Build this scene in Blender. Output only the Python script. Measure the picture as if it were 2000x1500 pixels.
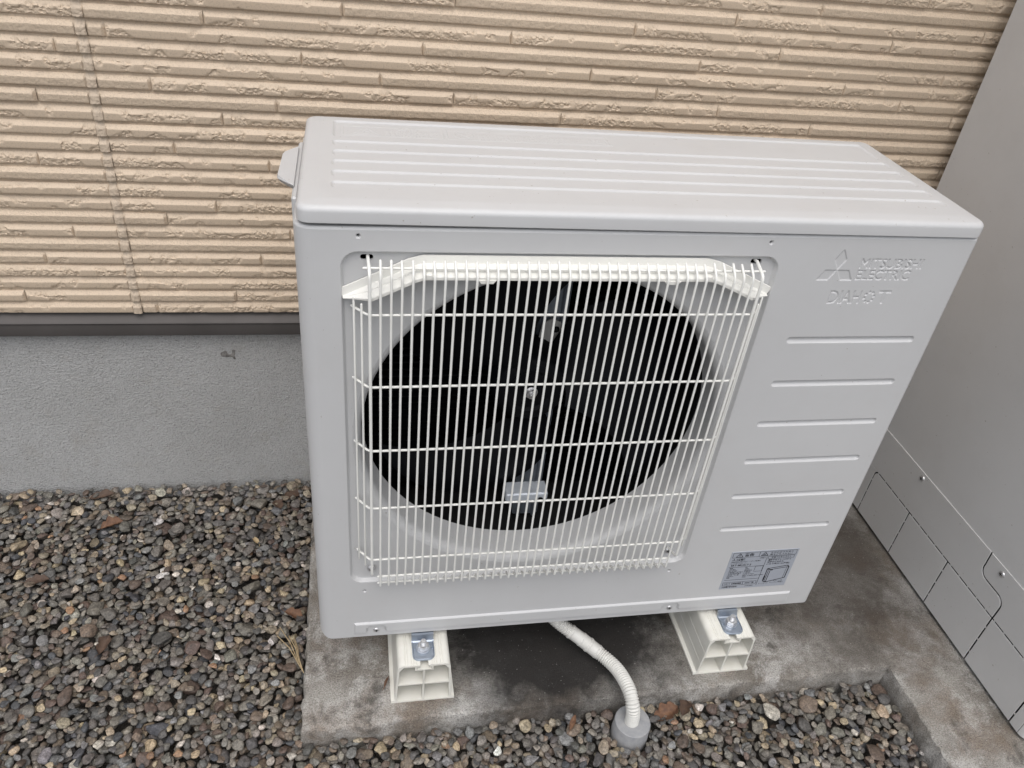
import bpy, bmesh, math, random
import numpy as np
from mathutils import Vector, Matrix
from mathutils.geometry import delaunay_2d_cdt

for o in list(bpy.data.objects):
    bpy.data.objects.remove(o)
SC = bpy.context.scene
COL = SC.collection
R = math.radians
rng = np.random.default_rng(11)
random.seed(5)

# ---------------------------------------------------------------- camera
# world: x along the house wall, y towards the wall, z up; slab top is z = 0
ZB = 0.107                                   # bottom edge of the unit's front panel
cam_d = bpy.data.cameras.new('camera')
cam = bpy.data.objects.new('camera', cam_d)
COL.objects.link(cam)
cam_d.sensor_width = 36.0
cam_d.lens = 1555.53 * 36.0 / 2000.0
cam_d.clip_start = 0.02
cam_d.clip_end = 500.0
_r = Vector((0.98178006, -0.16391938, 0.09611634))
_d = Vector((-0.01878095, -0.58704999, -0.80933280))
_f = Vector((0.18909042, 0.79278165, -0.57943254))
_m = Matrix((_r, -_d, -_f)).transposed().to_4x4()
_m.translation = Vector((0.0644066, -0.77832535, 1.04254914 + ZB))
cam.matrix_world = _m
SC.camera = cam

# ---------------------------------------------------------------- sky, sun, exposure
SUN_EL, SUN_AZ = 65.0, 190.0                 # azimuth clockwise from +y
w = bpy.data.worlds.new('World')
SC.world = w
w.use_nodes = True
wn = w.node_tree
bg = wn.nodes['Background']
sky = wn.nodes.new('ShaderNodeTexSky')
sky.sky_type = 'NISHITA'
sky.sun_disc = False
sky.sun_elevation = R(SUN_EL)
sky.sun_rotation = R(SUN_AZ)
sky.air_density = 1.0
sky.dust_density = 4.0
sky.ozone_density = 1.0
hs = wn.nodes.new('ShaderNodeHueSaturation')
hs.inputs['Saturation'].default_value = 0.40  # overcast: the blue is washed out
wn.links.new(sky.outputs[0], hs.inputs['Color'])
wn.links.new(hs.outputs[0], bg.inputs['Color'])
bg.inputs['Strength'].default_value = 0.15
sun_d = bpy.data.lights.new('sun', 'SUN')
sun_d.energy = 1.0
sun_d.angle = R(70)
sun_d.color = (1.0, 0.99, 0.98)
sun = bpy.data.objects.new('sun', sun_d)
COL.objects.link(sun)
sd = Vector((math.sin(R(SUN_AZ)) * math.cos(R(SUN_EL)), math.cos(R(SUN_AZ)) * math.cos(R(SUN_EL)), math.sin(R(SUN_EL))))
sun.rotation_euler = sd.to_track_quat('Z', 'Y').to_euler()
vs = SC.view_settings
vs.view_transform = 'Standard'
vs.look = 'None'
vs.exposure = 0.22
vs.gamma = 1.0
vs.use_curve_mapping = False
SC.cycles.use_denoising = True

# ================================================================ helpers
def tag(o, label=None, cat=None, group=None, kind=None):
    if label: o['label'] = label
    if cat: o['category'] = cat
    if group: o['group'] = group
    if kind: o['kind'] = kind
    return o

def empty(name, loc=(0, 0, 0), parent=None):
    o = bpy.data.objects.new(name, None)
    o.empty_display_size = 0.05
    COL.objects.link(o)
    o.location = loc
    if parent: o.parent = parent
    return o

class MB:
    def __init__(s):
        s.v = []; s.f = []
    def add(s, V, F):
        b = len(s.v)
        s.v += [tuple(map(float, p)) for p in V]
        s.f += [tuple(int(i) + b for i in q) for q in F]
        return s
    def box(s, x0, x1, y0, y1, z0, z1):
        V = [(x, y, z) for z in (z0, z1) for y in (y0, y1) for x in (x0, x1)]
        return s.add(V, [(0, 2, 3, 1), (4, 5, 7, 6), (0, 1, 5, 4), (2, 6, 7, 3), (0, 4, 6, 2), (1, 3, 7, 5)])
    def bbox(s, x0, x1, y0, y1, z0, z1, b):
        """box with chamfered edges"""
        V = []; idx = {}
        for ix, (xa, sx) in enumerate(((x0, 1), (x1, -1))):
            for iy, (ya, sy) in enumerate(((y0, 1), (y1, -1))):
                for iz, (za, sz) in enumerate(((z0, 1), (z1, -1))):
                    for ax in range(3):
                        p = [xa + sx * b, ya + sy * b, za + sz * b]
                        p[ax] = (xa, ya, za)[ax]
                        idx[(ix, iy, iz, ax)] = len(V); V.append(tuple(p))
        bm = bmesh.new()
        vv = [bm.verts.new(p) for p in V]
        r = bmesh.ops.convex_hull(bm, input=vv)
        bmesh.ops.dissolve_limit(bm, angle_limit=0.01, verts=bm.verts, edges=bm.edges)
        bm.verts.index_update()
        s.add([v.co for v in bm.verts], [[v.index for v in f.verts] for f in bm.faces])
        bm.free()
        return s
    def rings(s, loops, closed=True, cap0=False, cap1=False):
        n = len(loops[0]); b = len(s.v); F = []
        for L in loops: s.v += [tuple(map(float, p)) for p in L]
        for i in range(len(loops) - 1):
            for j in range(n if closed else n - 1):
                k = (j + 1) % n
                F.append((b + i * n + j, b + i * n + k, b + (i + 1) * n + k, b + (i + 1) * n + j))
        if cap0: F.append(tuple(b + j for j in range(n))[::-1])
        if cap1: F.append(tuple(b + (len(loops) - 1) * n + j for j in range(n)))
        s.f += F
        return s
    def tube(s, path, r, n=8, round_ends=True, rs=None):
        P = [Vector(p) for p in path]
        T = []
        for i in range(len(P)):
            t = (P[min(i + 1, len(P) - 1)] - P[max(i - 1, 0)])
            T.append(t.normalized())
        up = Vector((0, 0, 1)) if abs(T[0].z) < .9 else Vector((1, 0, 0))
        u = T[0].cross(up).normalized(); loops = []
        def ring(c, u, v, rad): return [c + (u * math.cos(a) + v * math.sin(a)) * rad for a in [2 * math.pi * k / n for k in range(n)]]
        for i in range(len(P)):
            u = (u - T[i] * u.dot(T[i])).normalized(); v = T[i].cross(u)
            rad = rs[i] if rs is not None else r
            if i == 0 and round_ends:
                loops.append(ring(P[0] - T[0] * rad * .95, u, v, rad * .35)); loops.append(ring(P[0] - T[0] * rad * .6, u, v, rad * .8))
            loops.append(ring(P[i], u, v, rad))
            if i == len(P) - 1 and round_ends:
                loops.append(ring(P[i] + T[i] * rad * .6, u, v, rad * .8)); loops.append(ring(P[i] + T[i] * rad * .95, u, v, rad * .35))
        return s.rings(loops, True, True, True)
    def lathe(s, prof, c, axis='z', n=32, caps=(True, True)):
        """prof: (radius, height along the axis)"""
        loops = []
        for rr, h in prof:
            L = []
            for k in range(n):
                a = 2 * math.pi * k / n; p, q = rr * math.cos(a), rr * math.sin(a)
                if axis == 'z': L.append((c[0] + p, c[1] + q, c[2] + h))
                elif axis == 'y': L.append((c[0] + p, c[1] + h, c[2] + q))
                else: L.append((c[0] + h, c[1] + p, c[2] + q))
            loops.append(L)
        return s.rings(loops, True, caps[0], caps[1])
    def prism(s, poly, fn, a, b):
        """polygon swept from a to b; fn(u, v, t) -> 3D"""
        n = len(poly)
        V = [fn(u, v, a) for u, v in poly] + [fn(u, v, b) for u, v in poly]
        F = [(i, (i + 1) % n, n + (i + 1) % n, n + i) for i in range(n)]
        F += [tuple(range(n))[::-1], tuple(range(n, 2 * n))]
        return s.add(V, F)
    def build(s, name, mat, parent=None, loc=(0, 0, 0), sharp=32, recalc=True):
        me = bpy.data.meshes.new(name)
        me.from_pydata(s.v, [], s.f)
        if recalc:
            bm = bmesh.new(); bm.from_mesh(me)
            bmesh.ops.recalc_face_normals(bm, faces=bm.faces)
            bm.to_mesh(me); bm.free()
        return link(me, name, mat, parent, loc, sharp)

def link(me, name, mat, parent=None, loc=(0, 0, 0), sharp=32):
    if sharp is not None and len(me.polygons):
        me.polygons.foreach_set('use_smooth', [True] * len(me.polygons))
        me.set_sharp_from_angle(angle=R(sharp))
    me.update()
    if mat is not None and len(me.materials) == 0: me.materials.append(mat)
    o = bpy.data.objects.new(name, me)
    COL.objects.link(o)
    o.location = loc
    if parent: o.parent = parent
    return o

def grid_mesh(name, G):
    """G: array (n, m, 3) -> mesh of quads"""
    n, m, _ = G.shape
    i = np.arange(n - 1)[:, None] * m + np.arange(m - 1)[None, :]
    F = np.stack([i, i + 1, i + m + 1, i + m], -1).reshape(-1, 4)
    return np_mesh(name, G.reshape(-1, 3), F)

def np_mesh(name, V, F):
    me = bpy.data.meshes.new(name)
    k = F.shape[1]
    me.vertices.add(len(V)); me.vertices.foreach_set('co', np.ascontiguousarray(V, np.float32).ravel())
    me.loops.add(F.size); me.loops.foreach_set('vertex_index', np.ascontiguousarray(F, np.int32).ravel())
    me.polygons.add(len(F)); me.polygons.foreach_set('loop_start', np.arange(0, F.size, k, dtype=np.int32))
    me.update(calc_edges=True); me.validate()
    return me

def inside(P, poly):
    P = np.asarray(P, float); poly = np.asarray(poly, float)
    c = np.zeros(len(P), bool); x, y = P[:, 0], P[:, 1]; j = len(poly) - 1
    for i in range(len(poly)):
        xi, yi = poly[i]; xj, yj = poly[j]
        if yi != yj:
            c ^= ((yi > y) != (yj > y)) & (x < (xj - xi) * (y - yi) / (yj - yi) + xi)
        j = i
    return c

def cdt_fill(outer, holes=()):
    pts = []; edges = []
    for L in [outer] + list(holes):
        b = len(pts); n = len(L)
        pts += [Vector((float(p[0]), float(p[1]))) for p in L]
        edges += [(b + i, b + (i + 1) % n) for i in range(n)]
    vo, eo, fo, _, _, _ = delaunay_2d_cdt(pts, edges, [], 0, 1e-7)
    V = np.array([(p[0], p[1]) for p in vo]); F = np.array([list(f) for f in fo]); c = V[F].mean(1)
    keep = inside(c, outer)
    for h in holes: keep &= ~inside(c, h)
    return V, F[keep]

def rrect(x0, x1, z0, z1, r, n=6):
    L = []
    for cx, cz, a0 in ((x1 - r, z0 + r, -90), (x1 - r, z1 - r, 0), (x0 + r, z1 - r, 90), (x0 + r, z0 + r, 180)):
        for k in range(n + 1):
            a = R(a0 + 90 * k / n); L.append((cx + r * math.cos(a), cz + r * math.sin(a)))
    return L

def circ(cx, cz, r, n=24):
    return [(cx + r * math.cos(2 * math.pi * k / n), cz + r * math.sin(2 * math.pi * k / n)) for k in range(n)]

def inset(poly, d):
    """mitred inset of a counter-clockwise polygon"""
    P = np.array(poly, float); A = np.roll(P, 1, 0); B = np.roll(P, -1, 0)
    e1 = P - A; e2 = B - P
    n1 = np.stack([-e1[:, 1], e1[:, 0]], 1); n1 /= np.linalg.norm(n1, axis=1)[:, None] + 1e-12
    n2 = np.stack([-e2[:, 1], e2[:, 0]], 1); n2 /= np.linalg.norm(n2, axis=1)[:, None] + 1e-12
    m = n1 + n2; m /= np.linalg.norm(m, axis=1)[:, None] + 1e-12
    k = np.clip((m * n1).sum(1), .4, 1)
    return (P + m * (d / k)[:, None]).tolist()

def hash2(ix, iy, s):
    h = (ix.astype(np.int64) * 374761393 + iy.astype(np.int64) * 668265263 + s * 974711) & 0x7fffffff
    h = ((h ^ (h >> 13)) * 1274126177) & 0x7fffffff
    return ((h ^ (h >> 16)) & 0xffff) / 65535.0

def vnoise(x, y, s):
    ix = np.floor(x); iy = np.floor(y); fx = x - ix; fy = y - iy
    fx = fx * fx * (3 - 2 * fx); fy = fy * fy * (3 - 2 * fy)
    a = hash2(ix, iy, s); b = hash2(ix + 1, iy, s); c = hash2(ix, iy + 1, s); d = hash2(ix + 1, iy + 1, s)
    return (a * (1 - fx) + b * fx) * (1 - fy) + (c * (1 - fx) + d * fx) * fy

def facets(x, y, s):
    """worley cells, each a tilted plane: chipped stone"""
    ix = np.floor(x); iy = np.floor(y); best = np.full(x.shape, 9.0); out = np.zeros(x.shape)
    for dx in (-1, 0, 1):
        for dy in (-1, 0, 1):
            cx = ix + dx; cy = iy + dy
            px = cx + hash2(cx, cy, s); py = cy + hash2(cx, cy, s + 1)
            d = (x - px) ** 2 + (y - py) ** 2
            h = hash2(cx, cy, s + 2) + (x - px) * (hash2(cx, cy, s + 3) - .5) * 1.6 + (y - py) * (hash2(cx, cy, s + 4) - .5) * 1.6
            m = d < best
            out = np.where(m, h, out); best = np.where(m, d, best)
    return out

def text_data(body, size, bold=0.0, align='LEFT', width=1.0, spacing=1.0):
    cu = bpy.data.curves.new('tmp', 'FONT')
    cu.body = body; cu.size = size; cu.align_x = align; cu.offset = bold; cu.resolution_u = 3
    cu.space_character = spacing; cu.fill_mode = 'FRONT'
    ob = bpy.data.objects.new('tmp', cu); COL.objects.link(ob)
    dg = bpy.context.evaluated_depsgraph_get(); dg.update()
    me = bpy.data.meshes.new_from_object(ob.evaluated_get(dg))
    V = np.array([v.co[:2] for v in me.vertices]).reshape(-1, 2); F = [tuple(p.vertices) for p in me.polygons]
    bpy.data.objects.remove(ob); bpy.data.curves.remove(cu); bpy.data.meshes.remove(me)
    V = V * np.array([width, 1.0])
    return V, F

def fit_text(body, x0, x1, z0, z1, bold=0.0):
    """text scaled to fill the box"""
    V, F = text_data(body, 1.0, bold)
    if len(V) == 0: return V, F
    a = V.min(0); b = V.max(0); s = np.array([(x1 - x0), (z1 - z0)]) / np.maximum(b - a, 1e-6)
    return (V - a) * s + np.array([x0, z0]), F

def boundary(V, F):
    key = {}; idx = []
    for p in np.round(V, 6): idx.append(key.setdefault((p[0], p[1]), len(key)))
    pts = np.array(list(key.keys())); cnt = {}
    for f in F:
        for i in range(len(f)):
            a, b = idx[f[i]], idx[f[(i + 1) % len(f)]]
            if a == b: continue
            k = (min(a, b), max(a, b)); cnt[k] = cnt.get(k, 0) + 1
    return np.array([[pts[a], pts[b]] for (a, b), c in cnt.items() if c == 1])

def raster(edges, xs, zs):
    M = np.zeros((len(zs), len(xs)), bool)
    for i, z in enumerate(zs):
        z = z + 1.3e-7
        e = edges[((edges[:, 0, 1] > z) != (edges[:, 1, 1] > z))]
        if len(e) == 0: continue
        t = (z - e[:, 0, 1]) / (e[:, 1, 1] - e[:, 0, 1]); x = np.sort(e[:, 0, 0] + t * (e[:, 1, 0] - e[:, 0, 0]))
        M[i] = (np.searchsorted(x, xs) % 2) == 1
    return M

def poly_edges(poly):
    P = np.array(poly, float); return np.stack([P, np.roll(P, -1, 0)], 1)

def blur(a, k, times=2):
    for _ in range(times):
        for ax in (0, 1):
            p = np.cumsum(np.concatenate([np.repeat(np.take(a, [0], ax), k + 1, ax), a, np.repeat(np.take(a, [-1], ax), k, ax)], ax), ax)
            n = a.shape[ax]; w_ = 2 * k + 1
            a = (np.take(p, range(w_, w_ + n), ax) - np.take(p, range(0, n), ax)) / w_
    return a

# ---------------------------------------------------------------- materials
def new_mat(name):
    m = bpy.data.materials.new(name); m.use_nodes = True
    nt = m.node_tree; return m, nt, nt.nodes['Principled BSDF']

def N(nt, t, **kw):
    n = nt.nodes.new(t)
    for k, v in kw.items():
        if k in n.inputs: n.inputs[k].default_value = v
        else: setattr(n, k, v)
    return n

def noise(nt, vec, scale, detail=4.0, rough=.55, dist=0.0):
    n = N(nt, 'ShaderNodeTexNoise', Scale=scale, Detail=detail, Roughness=rough, Distortion=dist)
    nt.links.new(vec, n.inputs['Vector']); return n.outputs['Fac']

def ramp(nt, fac, stops):
    r = nt.nodes.new('ShaderNodeValToRGB'); e = r.color_ramp.elements
    while len(e) < len(stops): e.new(.5)
    for el, (p, c) in zip(e, stops):
        el.position = p; el.color = (c, c, c, 1) if isinstance(c, (int, float)) else (*c, 1)
    nt.links.new(fac, r.inputs['Fac']); return r.outputs['Color']

def mix(nt, fac, a, b, mode='MIX'):
    m = nt.nodes.new('ShaderNodeMix'); m.data_type = 'RGBA'; m.blend_type = mode
    for sock, val in ((m.inputs[0], fac), (m.inputs[6], a), (m.inputs[7], b)):
        if hasattr(val, 'node'): nt.links.new(val, sock)
        elif isinstance(val, (int, float)): sock.default_value = val if sock == m.inputs[0] else (val, val, val, 1)
        else: sock.default_value = (*val, 1)
    return m.outputs[2]

def math_n(nt, op, a, b=0.0, clamp=False):
    m = nt.nodes.new('ShaderNodeMath'); m.operation = op; m.use_clamp = clamp
    for sock, val in ((m.inputs[0], a), (m.inputs[1], b)):
        if hasattr(val, 'node'): nt.links.new(val, sock)
        else: sock.default_value = val
    return m.outputs[0]

def bump(nt, bs, h, strength, dist, prev=None):
    b = nt.nodes.new('ShaderNodeBump'); b.inputs['Strength'].default_value = strength; b.inputs['Distance'].default_value = dist
    nt.links.new(h, b.inputs['Height'])
    if prev is not None: nt.links.new(prev, b.inputs['Normal'])
    nt.links.new(b.outputs[0], bs.inputs['Normal']); return b.outputs[0]

def pos(nt):
    return nt.nodes.new('ShaderNodeNewGeometry').outputs['Position']

def simple(name, col, rough=.5, metal=0.0, var=None, bmp=None, spec=.5, coat=0.0):
    """var: (scale, second colour); bmp: (scale, strength, distance)"""
    m, nt, bs = new_mat(name)
    bs.inputs['Base Color'].default_value = (*col, 1); bs.inputs['Roughness'].default_value = rough
    bs.inputs['Metallic'].default_value = metal; bs.inputs['Specular IOR Level'].default_value = spec
    bs.inputs['Coat Weight'].default_value = coat
    p = pos(nt)
    if var:
        c = mix(nt, ramp(nt, noise(nt, p, var[0], 5), [(.3, 0.0), (.7, 1.0)]), col, var[1])
        nt.links.new(c, bs.inputs['Base Color'])
        rr = N(nt, 'ShaderNodeMapRange'); rr.inputs[3].default_value = rough * .85; rr.inputs[4].default_value = min(1, rough * 1.15)
        nt.links.new(noise(nt, p, var[0] * 2.3, 4), rr.inputs[0]); nt.links.new(rr.outputs[0], bs.inputs['Roughness'])
    if bmp: bump(nt, bs, noise(nt, p, bmp[0], 3), bmp[1], bmp[2])
    return m

PAINT = simple('grey_enamel', (.545, .548, .550), .42, var=(9, (.525, .527, .53)), bmp=(900, .08, .0006))
def specks(m, col=(.30, .27, .23)):
    nt = m.node_tree; bs = nt.nodes['Principled BSDF']; p = pos(nt)
    src = bs.inputs['Base Color'].links[0].from_socket
    f = ramp(nt, noise(nt, p, 170, 2, .5), [(.735, 0.0), (.765, .7)])
    d = ramp(nt, noise(nt, p, 14, 7, .72), [(.48, 0.0), (.78, .16)])
    c = mix(nt, d, src, (.44, .425, .40)); c = mix(nt, f, c, col)
    nt.links.new(c, bs.inputs['Base Color'])
specks(PAINT)
PAINT_TANK = simple('tank_enamel', (.60, .597, .59), .36, var=(6, (.575, .572, .566)), bmp=(900, .06, .0006))
specks(PAINT_TANK)
WHITE_WIRE = simple('white_coated_wire', (.80, .80, .765), .38, var=(60, (.76, .755, .715)))
WHITE_PLASTIC = simple('white_plastic', (.80, .795, .75), .42, var=(30, (.76, .75, .71)))
CREAM = simple('cream_plastic', (.74, .73, .675), .5, var=(40, (.67, .655, .59)), bmp=(400, .06, .0006))
HOSE_M = simple('ivory_hose', (.64, .635, .60), .45, var=(60, (.56, .55, .515)))
GREY_PVC = simple('grey_pvc', (.25, .257, .27), .55, var=(120, (.33, .33, .33)), bmp=(300, .15, .0008))
BLACK = simple('black_plastic', (.0032, .0036, .0048), .55, var=(20, (.0045, .005, .007)), spec=.12)
BLACK_IN = simple('black_inside', (.008, .008, .009), .9)
ZINC = simple('zinc_plate', (.66, .69, .74), .36, 1.0, var=(70, (.52, .56, .62)), bmp=(300, .05, .0006))
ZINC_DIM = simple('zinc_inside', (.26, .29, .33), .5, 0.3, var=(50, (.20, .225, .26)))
GREY_TAB = simple('grey_bracket', (.40, .39, .37), .5)
FOOT_ZINC = simple('zinc_foot', (.46, .51, .58), .30, 0.9, var=(70, (.38, .43, .50)))
STEEL = simple('steel_screw', (.74, .74, .74), .36, 0.75, var=(300, (.45, .45, .46)))
PLATE = simple('label_foil', (.43, .46, .515), .38, 0.2, var=(40, (.40, .43, .485)))
INK = simple('black_ink', (.02, .02, .024), .6)
FLASH = simple('brown_flashing', (.105, .096, .092), .55, 0.0, var=(12, (.085, .078, .074)), spec=.22)
DARK_GAP = simple('dark_gap', (.012, .012, .012), .9)
CAULK = simple('sealant', (.60, .49, .375), .6, var=(160, (.52, .425, .325)), bmp=(260, .7, .003))

def mat_siding(name, fine):
    m, nt, bs = new_mat(name); p = pos(nt)
    a = ramp(nt, noise(nt, p, 3.2, 4), [(.3, 0.0), (.7, 1.0)])
    c = mix(nt, a, (.63, .51, .383), (.595, .478, .357))
    sp = ramp(nt, noise(nt, p, 420, 3, .7), [(.32, .78), (.5, 1.0)])
    c = mix(nt, 1.0, c, sp, 'MULTIPLY')
    nt.links.new(c, bs.inputs['Base Color']); bs.inputs['Roughness'].default_value = .62
    b = bump(nt, bs, noise(nt, p, 900, 3, .6), .16, .0012)
    if fine: bump(nt, bs, noise(nt, p, 210, 4, .6, .5), .55, .003, b)
    return m
SIDING_R = mat_siding('beige_siding_rough', False)
SIDING_S = mat_siding('beige_siding_fine', True)

def mat_stucco():
    m, nt, bs = new_mat('grey_stucco'); p = pos(nt)
    a = ramp(nt, noise(nt, p, 5, 5), [(.3, 0.0), (.72, 1.0)])
    c = mix(nt, a, (.53, .53, .525), (.445, .443, .434))
    s = ramp(nt, noise(nt, p, 330, 4, .7), [(.30, .55), (.46, 1.0), (.7, 1.12)])
    c = mix(nt, 1.0, c, s, 'MULTIPLY')
    g = ramp(nt, noise(nt, p, 26, 5, .6), [(.56, 0.0), (.75, .55)])
    c = mix(nt, g, c, (.42, .40, .37))
    nt.links.new(c, bs.inputs['Base Color']); bs.inputs['Roughness'].default_value = .85
    v = N(nt, 'ShaderNodeTexVoronoi', Scale=300.0); nt.links.new(p, v.inputs['Vector'])
    b = bump(nt, bs, noise(nt, p, 300, 4, .65), .9, .007)
    bump(nt, bs, v.outputs['Distance'], .35, .0025, b)
    return m
STUCCO = mat_stucco()

def mat_concrete():
    m, nt, bs = new_mat('stained_concrete'); p = pos(nt)
    warp = N(nt, 'ShaderNodeTexNoise', Scale=9.0, Detail=4.0); nt.links.new(p, warp.inputs['Vector'])
    wv = N(nt, 'ShaderNodeVectorMath', operation='MULTIPLY_ADD'); nt.links.new(warp.outputs['Color'], wv.inputs[0])
    wv.inputs[1].default_value = (.045, .045, .045); nt.links.new(p, wv.inputs[2]); q = wv.outputs[0]
    base = mix(nt, ramp(nt, noise(nt, p, 6.5, 8, .68), [(.36, 0.0), (.60, 1.0)]), (.175, .155, .130), (.37, .352, .322))
    light = ramp(nt, noise(nt, q, 11, 9, .74), [(.49, 0.0), (.58, 1.0)])
    c = mix(nt, math_n(nt, 'MULTIPLY', light, .62), base, (.58, .565, .54))
    brown = ramp(nt, noise(nt, q, 8.2, 6, .65), [(.50, 0.0), (.66, .8)])
    c = mix(nt, brown, c, (.215, .170, .130))
    dark = ramp(nt, noise(nt, q, 15, 9, .75), [(.55, 0.0), (.66, .8)])
    c = mix(nt, dark, c, (.085, .078, .068))
    grain = ramp(nt, noise(nt, p, 420, 6, .8), [(.33, .22), (.47, .95), (.66, 1.55)])
    c = mix(nt, 1.0, c, grain, 'MULTIPLY')
    # drain damp, with the shade under the unit painted into the same patch
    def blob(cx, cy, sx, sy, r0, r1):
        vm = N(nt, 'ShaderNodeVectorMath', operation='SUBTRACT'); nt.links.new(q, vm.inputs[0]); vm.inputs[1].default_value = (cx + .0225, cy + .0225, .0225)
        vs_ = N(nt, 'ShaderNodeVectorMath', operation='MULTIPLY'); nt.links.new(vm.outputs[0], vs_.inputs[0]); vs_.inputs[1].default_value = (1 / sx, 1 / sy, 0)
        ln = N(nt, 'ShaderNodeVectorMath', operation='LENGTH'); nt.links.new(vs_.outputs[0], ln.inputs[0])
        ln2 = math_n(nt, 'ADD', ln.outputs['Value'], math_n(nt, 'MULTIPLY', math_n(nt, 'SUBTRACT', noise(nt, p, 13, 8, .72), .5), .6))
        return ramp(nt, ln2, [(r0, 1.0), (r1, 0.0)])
    wet_shade = blob(.39, .07, .36, .27, .44, .80)
    c = mix(nt, math_n(nt, 'MULTIPLY', wet_shade, .96), c, (.011, .009, .008))
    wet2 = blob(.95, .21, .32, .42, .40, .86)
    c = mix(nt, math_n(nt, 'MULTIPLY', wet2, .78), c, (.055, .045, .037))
    specks = ramp(nt, noise(nt, p, 260, 2, .5), [(.70, 0.0), (.735, .8)])
    c = mix(nt, math_n(nt, 'MULTIPLY', specks, .7), c, (.5, .49, .46))
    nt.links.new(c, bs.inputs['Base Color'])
    rr = mix(nt, wet_shade, .82, .68)
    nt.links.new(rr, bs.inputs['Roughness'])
    b = bump(nt, bs, noise(nt, p, 380, 5, .75), .8, .005)
    bump(nt, bs, noise(nt, p, 60, 6, .6), .4, .006, b)
    return m
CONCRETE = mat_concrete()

def mat_pebble():
    m, nt, bs = new_mat('river_pebble'); p = pos(nt)
    at = N(nt, 'ShaderNodeAttribute', attribute_name='stone'); col = at.outputs['Color']
    s = ramp(nt, noise(nt, p, 330, 6, .8), [(.34, .38), (.5, 1.0), (.66, 1.75)])
    c = mix(nt, 1.0, col, s, 'MULTIPLY')
    f = ramp(nt, noise(nt, p, 95, 5, .65, .6), [(.35, .66), (.65, 1.35)])
    c = mix(nt, 1.0, c, f, 'MULTIPLY')
    sp = ramp(nt, noise(nt, p, 900, 2, .5), [(.66, 0.0), (.72, .55)])
    c = mix(nt, math_n(nt, 'MULTIPLY', sp, .5), c, (.42, .40, .36))
    nt.links.new(c, bs.inputs['Base Color'])
    bs.inputs['Roughness'].default_value = .58
    b = bump(nt, bs, noise(nt, p, 330, 5, .65), .35, .0022)
    return m
PEBBLE = mat_pebble()
SOIL = simple('dark_soil', (.07, .063, .055), .95, var=(60, (.06, .052, .044)), bmp=(220, .8, .006))

def mat_far_ground():
    m, nt, bs = new_mat('far_gravel'); p = pos(nt)
    v = N(nt, 'ShaderNodeTexVoronoi', Scale=62.0); nt.links.new(p, v.inputs['Vector'])
    c = ramp(nt, v.outputs['Color'], [(0.0, (.035, .032, .029)), (.5, (.085, .078, .07)), (1.0, (.17, .155, .135))])
    nt.links.new(c, bs.inputs['Base Color']); bs.inputs['Roughness'].default_value = .75
    bump(nt, bs, v.outputs['Distance'], 1.0, -.012)
    return m
FAR = mat_far_ground()

def mat_leaf(name, a, b):
    m, nt, bs = new_mat(name); p = pos(nt)
    c = mix(nt, ramp(nt, noise(nt, p, 130, 5), [(.3, 0.0), (.7, 1.0)]), a, b)
    nt.links.new(c, bs.inputs['Base Color']); bs.inputs['Roughness'].default_value = .7
    bump(nt, bs, noise(nt, p, 260, 4), .5, .002)
    return m
LEAF_O = mat_leaf('orange_leaf', (.19, .10, .055), (.10, .05, .03))
LEAF_B = mat_leaf('brown_leaf', (.105, .065, .042), (.055, .033, .024))
STRAW = mat_leaf('straw', (.42, .33, .20), (.30, .22, .12))

# ================================================================ the ground
g = MB().box(-40, 40, -40, 40, -0.42, -0.075)
tag(g.build('ground', FAR), kind='structure')
bed = MB().add([(-.98, -.572, -.069), (1.02, -.572, -.069), (1.02, .53, -.069), (-.98, .53, -.069)], [(0, 1, 2, 3)]).build('gravel_bed', SOIL, sharp=None)
tag(bed, kind='structure')

# ---------------------------------------------------------------- the concrete pad
def slab():
    corner = [(-.031, -.084), (.971, -.0715), (.957, -.75), (1.95, -.75), (1.95, .513), (-.029, .513)]
    P = []
    for i in range(6):
        a = np.array(corner[i]); b = np.array(corner[(i + 1) % 6]); n = max(2, int(np.linalg.norm(b - a) / .005))
        for k in range(n): P.append(tuple(a + (b - a) * k / n))
    mb = MB(); loops = []
    for d, z, am in ((.0, -.10, .0015), (.0, -.020, .0022), (.0006, -.006, .0024), (.0022, -.0020, .0024), (.005, -.0005, .002), (.009, .0, .0012)):
        Q = np.array(inset(P, d))
        nx = vnoise(Q[:, 0] * 60, Q[:, 1] * 60, 3) + .5 * vnoise(Q[:, 0] * 170 + z * 300, Q[:, 1] * 170, 4) - .75
        ny = vnoise(Q[:, 0] * 60, Q[:, 1] * 60, 5) + .5 * vnoise(Q[:, 0] * 170 + z * 300, Q[:, 1] * 170, 6) - .75
        Q = Q + np.stack([nx, ny], 1) * am * 2.6
        loops.append([(q[0], q[1], z) for q in Q])
    mb.rings(loops)
    top = [(q[0], q[1]) for q in loops[-1]]
    V, F = cdt_fill(top)
    mb.add([(v[0], v[1], 0.0) for v in V], F)
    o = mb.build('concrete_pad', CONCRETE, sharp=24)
    tag(o, 'stained grey L-shaped concrete pad under the outdoor unit and the tall cabinet', 'concrete pad')
    return o
slab()

# ---------------------------------------------------------------- house wall
house = tag(empty('house_wall', (0, .52, 0)), 'house wall of beige brick-pattern siding over a grey stucco foundation', 'wall')
HO = Vector((0, .52, 0))
def hpart(o):
    o.parent = house; o.location = Vector(o.location) - HO; return o
XL, XR = -2.2, 2.6
fnd = MB().box(XL, XR, .516, .70, -.30, .36)
fo = fnd.build('foundation', STUCCO, sharp=None); hpart(fo)
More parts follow.
